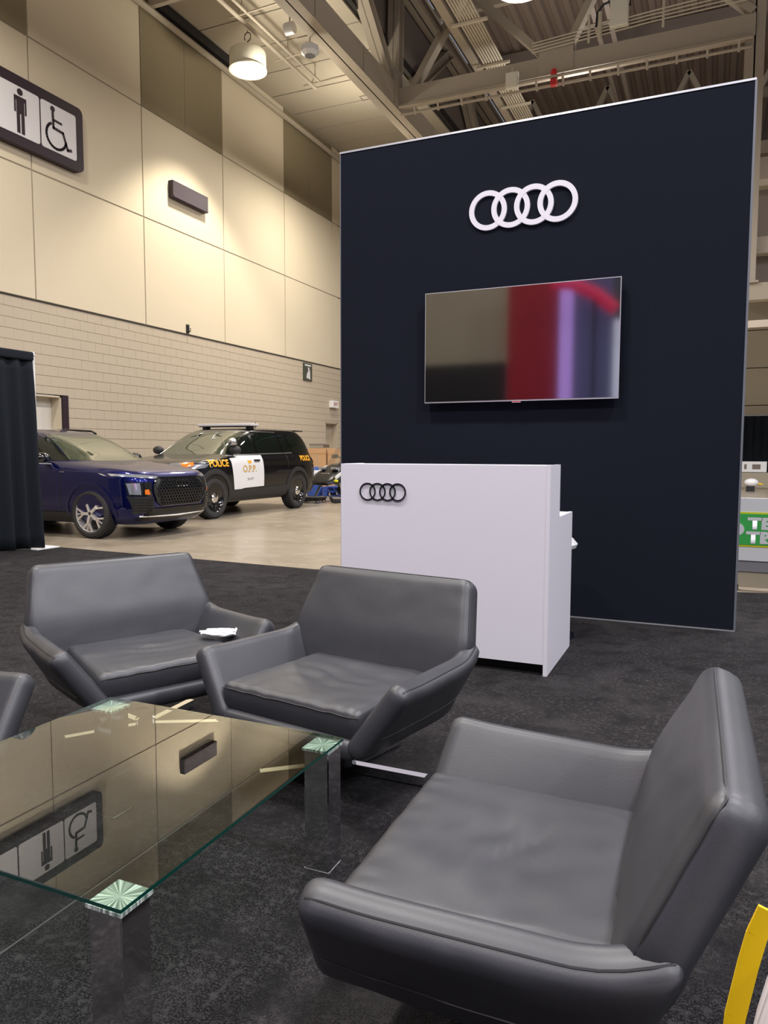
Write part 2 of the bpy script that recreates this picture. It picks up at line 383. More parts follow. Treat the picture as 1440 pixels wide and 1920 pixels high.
# conduit bundle
t = thing('conduit_bundle', 'bundle of eight pale parallel conduits crossing above the cross truss', 'conduits', (-5.35, 10, 11))
for i in range(8): obj('conduit', tube(NB(), [(-.23+i*.066, 0, 0), (-.23+i*.066, 24, 0)], .024, 8), m_conduit, t, True)
for y0 in (4.9, 6.9, 8.9, 11.3, 14.0): obj('conduit_strut', bx(NB(), -.42, .42, y0-.03, y0+.03, -.085, -.03), m_conduit, t)
obj('conduit_duct', bx(NB(), -.56, -.36, 0, 24, .02, .12), m_steel, t)
# thin conduits along the cross truss
t = thing('conduit_run', 'thin pale conduits strung along the top of the cross truss', 'conduits', (-1.6, YT-.25, 10.75))
for i in range(4): obj('conduit', tube(NB(), [(-2.6, 0, -.12+i*.07), (0, 0, i*.075), (2.1, 0, .03+i*.085)], .016, 6), m_conduit, t, True)
for x0 in (-1.3, .3): obj('bracket', bar(NB(), (x0, .02, -.15), (x0, .02, .45), .05, .05), m_conduit, t)
# boxes on the truss
def jbox(x, z, wd, h, label):
    t = thing('junction_box', label, 'junction box', (x, YT-.34, z))
    obj('box_mount', bx(NB(), -.04, .04, .06, .20, -.05, .15), m_steel, t) if z < 10.6 else None
    obj('box', bx(NB(), -wd/2, wd/2, -.06, .06, -h/2, h/2, .01), m_lampshell, t)
    obj('cover', bx(NB(), -wd/2+.02, wd/2-.02, -.075, -.06, -h/2+.02, h/2-.02, .004), m_lampshell, t)
    obj('box_stub', tube(NB(), [(0, 0, h/2), (0, 0, h/2+.12)], .02), m_conduit, t); return t
jbox(-4.64, 10.05, .30, .36, 'small pale junction box on the cross truss beside the conduit bundle')
t = jbox(-2.22, 11.05, .40, .62, 'tall grey electrical box hanging above the cross truss with a black cable')
obj('cable', tube(NB(), [(-.5, 0, -.2), (-.48, 0, .1), (-.35, 0, .25), (-.1, 0, .3), (.1, 0, .42), (.25, 0, .35), (.22, 0, .1)], .025), m_black, t, True)
obj('pipe_stand', tube(NB(), [(-.42, 0, -.5), (-.42, 0, .1)], .045), m_conduit, t, True)
t = thing('alarm_beacon', 'small red alarm beacon under the node of the cross truss', 'alarm', (-3.66, YT-.32, 9.98))
obj('beacon_dome', lathe(NB(), [(.001, .16), (.06, .14), (.07, .05), (.07, 0)], 16), m_red, t, True); obj('beacon_base', bx(NB(), -.08, .08, -.06, .08, -.05, .0), m_steel, t); obj('sounder', bx(NB(), -.07, .07, -.05, .08, -.22, -.07, .01), m_red, t)
# column on the right
t = thing('steel_column', 'tall pale steel column standing on a steel beam behind the right edge of the navy wall', 'column', (.55, 18.5, 0))
obj('shaft', ibeam(NB(), (0, 0, 4.97), (0, 0, 14.2), .38, .36, .03, up=(0, 1, 0)), m_steel, t)
obj('base_plate', bx(NB(), -.25, .25, -.25, .25, 4.93, 4.97), m_steel, t)
# beams seen in the gap right of the column
for i, (y0, z0, h) in enumerate(((19.0, 7.2, .14), (19.0, 5.85, .36), (18.5, 4.75, .36), (24, 4.9, .2))):
    o = obj('catwalk_beam', bar(NB(), (.0, y0, z0), (9, y0, z0), .3, h), m_soffit if i % 2 == 0 else m_steel)
    tag(o, '%s horizontal beam in the gap beside the tall column, from the top' % ['first', 'second', 'third', 'fourth'][i], 'beam', 'beams beyond the column')
o = obj('dark_soffit', bx(bx(NB(), .0, 10, 22, 36, 7.9, 8.0), .0, 10, 19.3, 19.4, 4.7, 7.9), m_darksteel); o['kind'] = 'structure'; o.name = 'trim_1'
# pipe along the wall top & lamp pipe
o = obj('wall_pipe', tube(NB(), [(WX+.12, 5, 11.25), (WX+.12, 35, 11.25)], .075), m_steel, None, True); tag(o, 'long brown-grey pipe along the top of the beige wall', 'pipe')
o = obj('insulation_strip', bx(NB(), WX+.02, WX+.22, 14.3, 17.4, 11.38, 11.6), m_black); tag(o, 'ragged black strip in the corner of wall and ceiling', 'insulation')
for i, y0 in enumerate((14.6, 15.8)):
    pass
t = thing('lighting_rail', 'grey twin pipe rail under the pale deck carrying the round lamp', 'pipe rail', (-10.15, 15.2, 11.06))
obj('rail_pipe', tube(NB(), [(0, -8, 0), (0, 3.2, 0)], .05), m_steel, t, True); obj('rail_pipe', tube(NB(), [(.22, -8, .05), (.22, 3.0, .05)], .035), m_steel, t, True)
for y0 in (-3, -.4, 1.6, 3.0):
    obj('hanger', tube(NB(), [(.1, y0, .57), (.1, y0, .2), (0, y0, .05)], .02), m_steel, t); obj('hanger_arm', tube(NB(), [(-.25, y0, .02), (1.2, y0, .06), (1.2, y0, .5)], .022), m_steel, t)
# loops of thin rod under the deck
for i, (y0, x0) in enumerate(((19.6, -9.4), (23.4, -9.3))):
    o = obj('rod_bracket', tube(NB(), [(x0+.75, y0, 11.62), (x0+.7, y0, 11.2), (x0, y0, 11.2), (x0, y0+.25, 11.2), (x0+.7, y0+.25, 11.2)], .02), m_darksteel)
    tag(o, '%s thin bent rod bracket hanging under the pale deck' % ('nearer', 'farther')[i], 'bracket', 'rod brackets')
# high bay lamps
def bay(x, y, z, r, label, power, glow, col=(1, .92, .78), tilt=None, spread=150):
    t = thing('high_bay_lamp', label, 'lamp', (x, y, z))
    obj('housing', lathe(NB(), [(r*.93, -r*1.0), (r*.99, -r*.75), (r*1.0, -.05), (r*.96, 0), (r*.8, r*.06), (r*.3, r*.12), (r*.28, r*.3), (r*.12, r*.34), (.001, r*.34)], 48), m_lampshell, t, True)
    obj('rim', lathe(NB(), [(r*.93, -r*.98), (r*1.03, -r*1.0), (r*1.03, -r*.93), (r*.99, -r*.9)], 48), m_lampshell, t, True)
    obj('lens', lathe(NB(), [(.001, -r*.86), (r*.45, -r*.90), (r*.80, -r*.78), (r*.80, -r*.70), (.001, -r*.7)], 40), glow, t, True)
    obj('drop_rod', tube(NB(), [(.0, 0, r*.55+.2), (.0, 0, 11.0-z if x < -5 else 14.27-z)], .012, 6), m_darksteel, t)
    obj('hook', tube(NB(), [(0, 0, r*.3), (0, 0, r*.55)]+[(.09*math.sin(a), 0, r*.55+.1-.1*math.cos(a)) for a in np.linspace(0, 5.4, 10)], .014, 6), m_darksteel, t, True)
    l = bpy.data.lights.new('lamp_beam', 'SPOT'); l.energy = power; l.color = col; l.spot_size = math.radians(spread); l.spot_blend = .45; l.shadow_soft_size = r*.5
    o = bpy.data.objects.new('lamp_beam', l); COL.objects.link(o); o.parent = t; o.location = (0, 0, -r*1.1)
    if tilt: o.rotation_euler = tilt
    return t
bay(-10.2, 15.25, 10.52, .425, 'round cream lamp hanging under the deck in front of the beige wall', 1500, m_glow, spread=98)
bay(-3.28, 13.2, 9.60, .42, 'round white lamp cut by the top edge, above the navy wall', 450, m_glow2, (1, .95, .95))
# sensor / speaker by the truss
t = thing('ceiling_speaker', 'small white faceted speaker hanging beside the long truss', 'speaker', (-8.1, 14.45, 9.75))
obj('shell', lathe(NB(), [(.12, -.12), (.2, -.05), (.2, .06), (.1, .12), (.001, .12)], 8), m_whiteflat, t); obj('suspension_rod', tube(NB(), [(0, 0, .12), (0, 0, .5)], .012), m_steel, t)
obj('spreader', tube(NB(), [(-.3, 0, .3), (.3, 0, .3)], .012), m_steel, t)
t = thing('spotlight', 'little white spotlight with a dark face between lamp and long truss', 'spotlight', (-8.6, 14.3, 10.2))
obj('head', lathe(NB(), [(.12, 0), (.12, .2), (.05, .24), (.001, .24)], 16, 'x'), m_whiteflat, t, True); obj('face', lathe(NB(), [(.09, -.005), (.001, -.005)], 16, 'x'), m_black, t); obj('arm', tube(NB(), [(.1, 0, .1), (.1, 0, .35)], .015), m_steel, t)

# ------------------------------------------------------------------ signs on the left wall
def wy(t_, y, z, d=.0): return (WX+d, y, z)
t = thing('restroom_sign', 'big dark-framed wall sign with man and wheelchair symbols', 'sign', (WX, 10.2, 7.52), 0)
def rrect(y0, y1, z0, z1, r, n=5):
    P = []
    for cy, cz, a0 in ((y1-r, z1-r, 0), (y0+r, z1-r, 90), (y0+r, z0+r, 180), (y1-r, z0+r, 270)):
        for k in range(n+1): a = math.radians(a0+90*k/n); P.append((cy+r*math.cos(a), cz+r*math.sin(a)))
    return P
# sign spans y 8.4..11.93, z 6.9..8.12 : local y -1.8..1.72
obj('sign_frame', prism(NB(), rrect(-2.9, 1.72, -.60, .66, .12), 0.0, .16, 'x'), m_purple, t)
for y0, y1 in ((-2.72, -1.02), (-.98, .60), (.64, 1.52)): pass
pw = ((-1.62, -.40), (-.365, .66), (.70, 1.52))
for y0, y1 in ((-2.72, -1.27), (-1.22, -.06), ): pass
obj('sign_panel', prism(NB(), rrect(-2.72, -.48, -.42, .46, .05), .16, .168, 'x'), m_signwhite, t)
obj('sign_panel', prism(NB(), rrect(-.44, .635, -.42, .46, .05), .16, .168, 'x'), m_signwhite, t)
obj('sign_panel', prism(NB(), rrect(.67, 1.53, -.42, .46, .05), .16, .168, 'x'), m_signwhite, t)
def flat(bm, poly, d=.174, t0=.169): return prism(bm, poly, t0, d, 'x')
def circ(cy, cz, r, n=20): return [(cy+r*math.cos(2*math.pi*k/n), cz+r*math.sin(2*math.pi*k/n)) for k in range(n)]
# man symbol centred y=.17
mc = .20
o = NB(); flat(o, circ(mc, .365, .062)); flat(o, [(mc-.135, .28), (mc+.135, .28), (mc+.135, .26), (mc+.135, -.02), (mc+.10, -.02), (mc+.10, .2), (mc+.085, .2), (mc+.085, -.38), (mc+.015, -.38), (mc+.015, -.03), (mc-.015, -.03), (mc-.015, -.38), (mc-.085, -.38), (mc-.085, .2), (mc-.10, .2), (mc-.10, -.02), (mc-.135, -.02)])
obj('man_symbol', o, m_purple, t)
# wheelchair symbol centred y=1.08
wc = 1.07
def stroke(bm, pts, wd):
    for (a, b_), (c, d) in zip(pts, pts[1:]):
        L = math.hypot(c-a, d-b_); nx, ny = -(d-b_)/L*wd/2, (c-a)/L*wd/2; ex, ey = (c-a)/L*wd*.3, (d-b_)/L*wd*.3
        flat(bm, [(a-ex+nx, b_-ey+ny), (c+ex+nx, d+ey+ny), (c+ex-nx, d+ey-ny), (a-ex-nx, b_-ey-ny)])
o = NB(); flat(o, circ(wc-.12, .37, .055))
stroke(o, [(wc-.12, .30), (wc-.11, .02), (wc+.12, .0), (wc+.23, -.29), (wc+.32, -.265)], .055)
stroke(o, [(wc-.10, .17), (wc+.09, .16)], .045)
stroke(o, [(wc-.045+.24*math.cos(a), -.12+.24*math.sin(a)) for a in np.linspace(2.1, 6.1, 18)], .05)
obj('wheelchair_symbol', o, m_purple, t)
t = thing('wall_plaque', 'small blank dark plaque in the lamp glow on the beige wall', 'sign', (WX, 15.4, 7.53))
obj('plaque_body', bx(NB(), 0, .14, -.68, .68, -.20, .20, .01), m_purple, t); obj('plaque_lip', bx(NB(), .14, .155, -.66, .66, -.19, -.15), m_purple, t)
t = thing('wall_hook', 'tiny dark fixture on the seam between panels and blockwork', 'fixture', (WX, 15.33, 4.3)); obj('hook_plate', bx(NB(), 0, .03, -.05, .05, -.09, .12), m_black, t); obj('hook_arm', tube(NB(), [(.03, 0, -.05), (.1, 0, -.05), (.1, 0, .02)], .015), m_black, t)
t = thing('wall_poster', 'small dark poster with a white figure high on the blockwork', 'poster', (WX, 21.37, 3.85))
obj('poster_board', bx(NB(), 0, .03, -.28, .28, -.29, .27), m_greendark, t); obj('poster_heading', bx(NB(), .03, .033, -.20, .20, .18, .23), m_signwhite, t)
obj('poster_figure', prism(NB(), [(-.1, -.2), (.15, -.24), (.14, -.02), (.08, .14), (.0, .15), (.02, .02), (-.06, -.06)], .03, .034, 'x'), m_signwhite, t)
t = thing('exit_sign', 'small white box exit sign above the beige door', 'exit sign', (WX, 23.12, 2.9))
obj('sign_box', bx(NB(), 0, .14, -.24, .22, -.12, .12, .01), m_whiteflat, t)
text_obj('lettering', 'EXIT', .15, m_redlens, t, lambda a, b_, c: (.143, a, b_), .004, sub=False)

# ------------------------------------------------------------------ black pipe-and-drape at left
t = thing('drape_partition', 'tall black pleated drape on a white upright beside the blue car', 'drape', (-7.84, 6.84, 0))
bm = NB(); ny, nz = 160, 14; G = []
for i in range(ny+1):
    s = i/ny; row = []
    for k in range(nz+1):
        z = .02+2.38*k/nz; fl = 1-k/nz
        yy_ = -2.6*s+.05*fl*math.sin(9*s); amp = .018+.035*fl
        xx = amp*math.sin(s*2*math.pi*11+2.2*math.sin(s*9))*(1-.0*fl)+.02*noise.noise(Vector((s*14, z*.8, 0)))+(.10*fl*max(0, 1-s*8))
        row.append(bm.verts.new((xx, yy_, z)))
    G.append(row)
for i in range(ny):
    for k in range(nz): bm.faces.new((G[i][k], G[i+1][k], G[i+1][k+1], G[i][k+1]))
d = obj('drape', bm, m_drape, t, True, ang=80); sm = d.modifiers.new('s', 'SOLIDIFY'); sm.thickness = .008
obj('top_hem', bx(NB(), -.03, .05, -2.6, .0, 2.36, 2.47, .02, 3), m_drape, t, True)
obj('upright', tube(NB(), [(-.02, .035, 0), (-.02, .035, 2.48)], .022, 12), m_whiteflat, t, True)
obj('cross_rail', tube(NB(), [(0.01, .03, 2.44), (0.01, -2.6, 2.44)], .018, 10), m_trim, t, True)
obj('base_plate', bx(NB(), -.2, .16, -.16, .2, 0, .012), m_whiteflat, t)

# ------------------------------------------------------------------ navy display wall with emblem and television
PY = 5.585
t = thing('display_wall', 'tall navy fabric display wall with a thin white top edge', 'display wall', (-1.335, PY, 0))
obj('fabric_panel', bx(NB(), -1.515, 1.515, 0, .12, .012, 3.655), m_navy, t)
fr = bx(NB(), -1.522, 1.522, -.006, .126, 3.650, 3.664); bx(fr, -1.522, 1.522, -.006, .126, 0, .008)
obj('frame', fr, m_trim, t)
fr = bx(NB(), 1.513, 1.527, -.004, .13, .008, 3.650); bx(fr, -1.520, -1.513, -.004, .13, .008, 3.650)
obj('side_profile', fr, m_trimdark, t)
def ring(cx, cz, R, r_, d0, d1, n=64):
    bm = NB(); A = []
    for k in range(n):
        a = 2*math.pi*k/n; c, s = math.cos(a), math.sin(a)
        A.append([bm.verts.new((cx+q*c, yy_, cz+q*s)) for q, yy_ in ((R, d0), (R, d1), (r_, d1), (r_, d0))])
    for k in range(n):
        a, b_ = A[k], A[(k+1) % n]
        for j in range(4): bm.faces.new((a[j], a[(j+1) % 4], b_[(j+1) % 4], b_[j]))
    return bm
t = thing('four_ring_emblem', 'large white emblem of four interlocked rings high on the navy wall', 'emblem', (-1.343, PY, 3.044))
for i in range(4): obj('ring', ring(-.26+i*.1735, 0, .1455, .1075, -.018-.0015*i, -.0), m_whiteflat if False else m_white, t, True)
t = thing('television', 'wall-mounted flat television on the navy wall showing blurred reflections', 'television', (-1.345, PY, 2.034))
obj('case', bx(NB(), -.728, .728, -.075, -.04, -.42, .42, .004), m_black, t)
obj('bezel', bx(NB(), -.73, .73, -.082, -.072, -.422, .422), m_trim, t)
obj('screen', bx(NB(), -.7245, .7245, -.0845, -.080, -.412, .4165), m_tv, t)
obj('wall_mount', bx(NB(), -.25, .25, -.04, 0, -.2, .2), m_black, t)
obj('maker_badge', bx(NB(), -.035, .035, -.088, -.07, -.432, -.420, .002), m_chrome, t)

# ------------------------------------------------------------------ white counter
t = thing('reception_counter', 'white stepped reception counter in front of the navy wall', 'counter', (-1.42, 4.016, 0))
X0, X1 = -.61, .61
obj('front_panel', bx(NB(), X0, X1-.0, 0, .02, .063, 1.158), m_white, t)
sp = [(-.002, 0), (.715, 0), (.715, .86), (.285, .86), (.285, 1.16), (-.002, 1.16)]
obj('side_panel', prism(NB(), sp, X1, X1+.022, 'x'), m_white, t)
obj('side_panel', prism(NB(), sp, X0-.022, X0, 'x'), m_white, t)
obj('top_shelf', bx(NB(), X0, X1, .02, .285, 1.138, 1.158), m_white, t)
obj('worktop', bx(NB(), X0, X1, .26, .715, .835, .858), m_white, t)
obj('riser_panel', bx(NB(), X0, X1, .262, .285, .858, 1.138), m_white, t)
obj('kick_board', bx(NB(), X0, X1, .07, .09, 0, .075), m_black, t)
obj('inner_shelf', bx(NB(), X0, X1, .03, .5, .40, .42), m_white, t)
t = thing('four_ring_emblem', 'small black emblem of four interlocked rings on the white counter', 'emblem', (-1.775, 4.016, .995))
for i in range(4): obj('ring', ring(-.0975+i*.065, 0, .0525, .0455, -.008-.0008*i, -.0), m_blackgloss, t, True)
t = thing('stool', 'pale rounded stool seat just showing behind the white counter', 'stool', (-.99, 4.97, 0))
obj('seat', lathe(NB(), [(.001, .585), (.14, .585), (.19, .60), (.20, .625), (.17, .66), (.08, .675), (.001, .675)], 36), m_whiteflat, t, True)
obj('stem', tube(NB(), [(0, 0, .02), (0, 0, .59)], .025, 16), m_chrome, t, True); obj('base', lathe(NB(), [(.001, .03), (.19, .012), (.2, 0), (.001, 0)], 36), m_chrome, t, True)

# ------------------------------------------------------------------ lounge chairs
def pad(F, half, T, r, nu=20, nv=20, nw=4, puff=0.0, wrinkle=None):
    """rounded upholstered slab over the sheet F(u,v); half = (hu,hv) metric half sizes"""
    hu, hv = half; hw = T/2; r = min(r, hw)
    def P(p):
        q = Vector((p[0]*hu, p[1]*hv, p[2]*hw)); i = Vector((max(-hu+r, min(hu-r, q.x)), max(-hv+r, min(hv-r, q.y)), max(-hw+r, min(hw-r, q.z))))
        d = q-i
        if d.length > 1e-9: q = i+d.normalized()*r
        u, v = q.x/hu, q.y/hv; e = .01
        base = Vector(F(u, v)); n = (Vector(F(u+e, v))-Vector(F(u-e, v))).cross(Vector(F(u, v+e))-Vector(F(u, v-e))).normalized()
        wz = q.z*(1+puff*max(0, 1-u*u)*max(0, 1-v*v))
        if wrinkle and p[2] > .5: wz += wrinkle(u, v)
        return base+n*wz
    bm = NB(); cache = {}
    def vert(a, b_, c):
        k = (round(a, 5), round(b_, 5), round(c, 5))
        if k not in cache: cache[k] = bm.verts.new(P((a, b_, c)))
        return cache[k]
    def lin(n): # denser near the ends
        return [math.sin(math.pi/2*(2*i/n-1)) for i in range(n+1)]
    U, V, W = lin(nu), lin(nv), lin(nw)
    def sheet(A, B, f):
        for a0, a1 in zip(A, A[1:]):
            for b0, b1 in zip(B, B[1:]): 
                try: bm.faces.new([f(a0, b0), f(a1, b0), f(a1, b1), f(a0, b1)])
                except ValueError: pass
    for s in (-1, 1):
        sheet(U, V, lambda a, b_: vert(a, b_, s)); sheet(U, W, lambda a, b_: vert(a, s, b_)); sheet(V, W, lambda a, b_: vert(s, a, b_))
    return bm, P
def bil(c00, c10, c11, c01):
    c = [Vector(x) for x in (c00, c10, c11, c01)]
    def F(u, v):
        s, t_ = (u+1)/2, (v+1)/2
        return c[0]*(1-s)*(1-t_)+c[1]*s*(1-t_)+c[2]*s*t_+c[3]*(1-s)*t_
    return F
WT, WM, WB, ZTP, YTP, ZJ, YJ, ZA, YA, ZB, YB = .383, .453, .275, .744, -.359, .473, -.22, .48, .336, .294, .362
def make_chair(label):
    t = thing('lounge_chair', label, 'chair', group='black leather lounge chairs')
    # backrest
    rows = [(-1.0, .245, -.185, .26), (-.45, .35, -.20, .345), (-.02, ZJ-.03, YJ-.005, WM-.035), (.10, ZJ+.02, YJ-.02, WM-.03), (1.0, ZTP-.02, YTP+.005, WT-.01)]
    def Fb(u, v):
        vv = max(-1, min(1, v))
        z = np.interp(vv, [r_[0] for r_ in rows], [r_[1] for r_ in rows]); y = np.interp(vv, [r_[0] for r_ in rows], [r_[2] for r_ in rows]); wd = np.interp(vv, [r_[0] for r_ in rows], [r_[3] for r_ in rows])
        ex = v-vv
        return (-u*wd, y-ex*.1, z+ex*.25)
    def wb_(u, v):
        g_ = math.exp(-((v+.30)/.22)**2)*math.exp(-((u-.35)/.16)**2)
        return .004*g_*math.sin(30*(u-.35)+8*v)+.0025*noise.noise(Vector((u*4, v*4, 3)))
    bm, P = pad(Fb, (.42, .27), .096, .040, 34, 34, 6, .15, wb_)
    bk_ = obj('backrest', bm, m_leather, t, True, ang=70)
    E = [P((a, .985, .72)) for a in np.linspace(-.97, .97, 14)]
    obj('seam', tube(NB(), [P((-.985, v, .72)) for v in np.linspace(.05, .95, 8)]+E+[P((.985, v, .72)) for v in np.linspace(.95, .05, 8)], .0028, 5), m_piping, bk_, True)
    # arms
    for s in (1, -1):
        A = Vector((s*WM, YA, ZA)); J = Vector((s*(WM-.025), YJ-.045, ZJ-.005)); B = Vector((s*(WB+.01), YB+.02, ZB-.045)); K = Vector((s*(WB+.03), YJ+.02, .235))
        cs = (K, B, A, J) if s > 0 else (B, K, J, A)
        Fq0 = bil(*cs)
        def Fq(u, v, s=s, Fq0=Fq0):
            p = Fq0(u, v); rear = max(0, (-u*s-.45)/.55) ; up = max(0, (v+1)/2)
            return p+Vector((-s*.018*rear*rear*up, -.012*rear*up, .045*rear*rear*up+.006*math.exp(-((u*s-.95)/.25)**2)*up))
        def wa(u, v): return .0025*noise.noise(Vector((u*5+s, v*3, 1)))+.004*math.exp(-((v-.75)/.2)**2)*math.exp(-((u*(-s)-.85)/.12)**2)*math.sin(45*v)
        bm, P = pad(Fq, (.29, .155), .078, .034, 28, 16, 6, .10, wa)
        a_ = obj('armrest', bm, m_leather, t, True, ang=70)
        obj('seam', tube(NB(), [P((a, 1.0, .25)) for a in np.linspace(-.96, .96, 18)], .0024, 5), m_piping, a_, True)
        obj('seam', tube(NB(), [P((a, -.25, 1.0)) for a in np.linspace(-.98, .98, 18)], .0024, 5), m_piping, a_, True)
    # seat shell under the cushion
    bm, P = pad(bil((-.30, -.20, .245), (.30, -.20, .245), (.30, .375, .262), (-.30, .375, .262)), (.30, .29), .075, .034, 16, 16, 6)
    obj('seat_shell', bm, m_leather, t, True, ang=70)
    # cushion
    def wr(u, v):
        c = math.exp(-((u-.05)**2/.28+(v+.05)**2/.22))
        w_ = -.012*c+.0062*c*math.sin(17*v+5*u+3*noise.noise(Vector((u*2, v*2, 0))))*(1-.3*u)
        f_ = math.exp(-((v-.9)/.14)**2)*.0022*math.sin(30*u+2*math.sin(7*u))
        return w_+f_+.003*noise.noise(Vector((u*3.5, v*3.5, 7)))
    bm, P = pad(bil((-.272, -.205, .338), (.272, -.205, .338), (.312, .352, .338), (-.312, .352, .338)), (.30, .28), .105, .028, 40, 40, 6, .14, wr)
    cu = obj('seat_cushion', bm, m_leather, t, True, ang=70)
    obj('seam', tube(NB(), [P((a, .995, .62)) for a in np.linspace(-.97, .97, 18)], .0028, 5), m_piping, cu, True)
    # underside plate and swivel stem
    obj('stem', lathe(NB(), [(.03, .05), (.03, .19), (.09, .2), (.09, .212)], 24), m_chrome, t, True)
    return t
def chair_base(t, angs):
    bm = NB()
    for a in angs:
        a = math.radians(a); d = Vector((math.cos(a), math.sin(a), 0))
        o = NB(); bar(o, d*.02+Vector((0, 0, .022)), d*.33+Vector((0, 0, .022)), .034, .034)
        obj('leg', o, m_chrome, t)
    obj('hub', lathe(NB(), [(.04, .03), (.042, .06), (.03, .065), (.03, .1)], 24), m_chrome, t, True)
def children(o): return [c for c in bpy.data.objects if c.parent == o]
def copy_tree(o, parent=None):
    c = o.copy(); COL.objects.link(c); c.parent = parent
    for ch in children(o): copy_tree(ch, c)
    return c
P0 = [(-1.253, 2.487, 170.5, 'black leather lounge chair in the middle, in front of the white counter', (75, 0, 220, 150)),
      (-2.245, 2.495, 243.0, 'black leather lounge chair with a crumpled white cloth on its seat', (92, 28, 235, 165)),
      (-.292, 1.505, 91.15, 'black leather lounge chair closest to the camera, seen from its side', (40, 130, 220, 310)),
      (-2.40, 1.31, -93, 'black leather lounge chair of which only one arm shows at the left edge', (0, 65, 180, 245))]
src = make_chair(P0[0][3])
kids = [src]+[copy_tree(src) for _ in range(3)]
for o, (x, y, th, lab, angs) in zip(kids, P0):
    o.location = (x, y, 0); o.rotation_euler = (0, 0, math.radians(th)); o['label'] = lab; o['group'] = 'black leather lounge chairs'
    chair_base(o, [a-th for a in angs])

# crumpled cloth on the seat
bm = NB(); bmesh.ops.create_icosphere(bm, subdivisions=4, radius=1)
for v in bm.verts:
    p = v.co.copy(); n_ = noise.noise(p*1.7)*.35+noise.noise(p*4.5)*.14
    v.co = Vector((p.x*.088*(1+n_), p.y*.052*(1+n_*.8), max(0, p.z*.5+.5)**.8*.034*(1+.5*n_)+(.012 if p.x > .8 and p.y > -.2 else 0)))
t = obj('crumpled_cloth', bm, m_cloth, None, True, ang=60); t.location = (-1.995, 2.715, .398); t.rotation_euler = (0, 0, math.radians(28))
tag(t, 'crumpled white cloth lying on the seat of the left lounge chair', 'cloth')

# ------------------------------------------------------------------ glass table
TX0, TX1, TY0, TY1, TH = -1.875, -.972, 1.003, 1.914, .382
t = thing('glass_table', 'square glass coffee table with four chrome legs between the lounge chairs', 'table', ((TX0+TX1)/2, (TY0+TY1)/2, 0))
hx, hy = (TX1-TX0)/2, (TY1-TY0)/2
o = obj('glass_top', bx(NB(), -hx, hx, -hy, hy, TH-.011, TH, .0015, 1), m_tabletop, t)
o.data.materials.append(m_edge)
for p in o.data.polygons:
    if abs(p.normal.z) < .5: p.material_index = 1
for sx_ in (-1, 1):
    for sy_ in (-1, 1):
        cx, cy = sx_*(hx-.046), sy_*(hy-.046)
        lg = obj('leg', bx(NB(), -.040, .040, -.040, .040, .004, TH-.022, .003, 1), m_chrome, t, False, loc=(cx, cy, 0))
        obj('foot_plate', bx(NB(), -.042, .042, -.042, .042, 0, .005), m_satin, lg)
        o = obj('glue_plate', bx(NB(), -.044, .044, -.044, .044, -.008, 0), m_star, lg, loc=(0, 0, TH-.0125))

# ------------------------------------------------------------------ white object with yellow strap at the right edge
t = thing('white_bag', 'smooth white rounded bag with a yellow strap behind the nearest lounge chair', 'bag', (.168, .83, 0))
bm = NB(); bmesh.ops.create_icosphere(bm, subdivisions=4, radius=1)
for v in bm.verts:
    p = v.co; v.co = Vector((math.copysign(abs(p.x)**.8, p.x)*.118, math.copysign(abs(p.y)**.8, p.y)*.11, .385+math.copysign(abs(p.z)**.7, p.z)*.385))
obj('bag_body', bm, m_white, t, True, ang=80)
o = NB(); sp_ = [(-.098, .0, .755), (-.108, -.0, .725), (-.115, -.0, .69), (-.125, -.0, .63), (-.130, -.0, .55), (-.132, -.0, .3), (-.132, -.0, .05)]
for a, b_ in zip(sp_, sp_[1:]): bar(o, a, b_, .020, .004, up=(0, 1, .15))
obj('strap', o, m_strap, t)

# ------------------------------------------------------------------ things beyond the right edge of the wall
t = thing('sponsor_board', 'white barrier board with a green and yellow sign reading TE TR', 'board', (.2, 7.36, 0))
obj('board_face', bx(NB(), -.3, 2.6, -.02, .02, .27, .83), m_whiteflat, t)
obj('yellow_border', bx(NB(), -.06, 1.6, -.024, -.02, .395, .705), m_yellow, t)
obj('green_field', bx(NB(), -.05, 1.58, -.027, -.02, .412, .69), m_green, t)
text_obj('lettering', 'TE', .135, m_whiteflat, t, lambda a, b_, c: (.215+a*1.25, -.029, .60+b_), .008, sub=False)
text_obj('lettering', 'TR', .135, m_whiteflat, t, lambda a, b_, c: (.215+a*1.25, -.029, .475+b_), .008, sub=False)
obj('round_logo', prism(NB(), circ(.035, .55, .055, 28), -.031, -.026, 'y'), m_whiteflat, t)
obj('lower_strip', bx(NB(), -.3, 2.6, -.01, .02, .17, .27), mat('grey_strip', (.25, .24, .26), .7), t)
obj('plinth', bx(NB(), -.3, 2.6, .0, .05, .025, .17), m_door, t)
for x_ in (.02, 1.2, 2.4): obj('foot', bx(NB(), x_-.04, x_+.04, -.03, .12, .0, .05), m_black, t)
t = thing('drape_backdrop', 'long black drape backdrop far away beyond the white barrier board', 'drape', (4, 34, 0))
bm = NB(); prev = None
for i in range(161):
    x_ = -3.6+i*.05; y_ = .05*math.sin(i*1.1); a = (bm.verts.new((x_, y_, .02)), bm.verts.new((x_, y_, 2.75)))
    if prev: bm.faces.new((prev[0], a[0], a[1], prev[1]))
    prev = a
obj('drape', bm, m_drape, t, True); obj('cross_rail', tube(NB(), [(-3.6, 0, 2.78), (4.4, 0, 2.78)], .03), m_trim, t)
t = thing('display_plinth', 'white slanted sign plinth standing in front of the far drape', 'sign', (1.38, 30, 0))
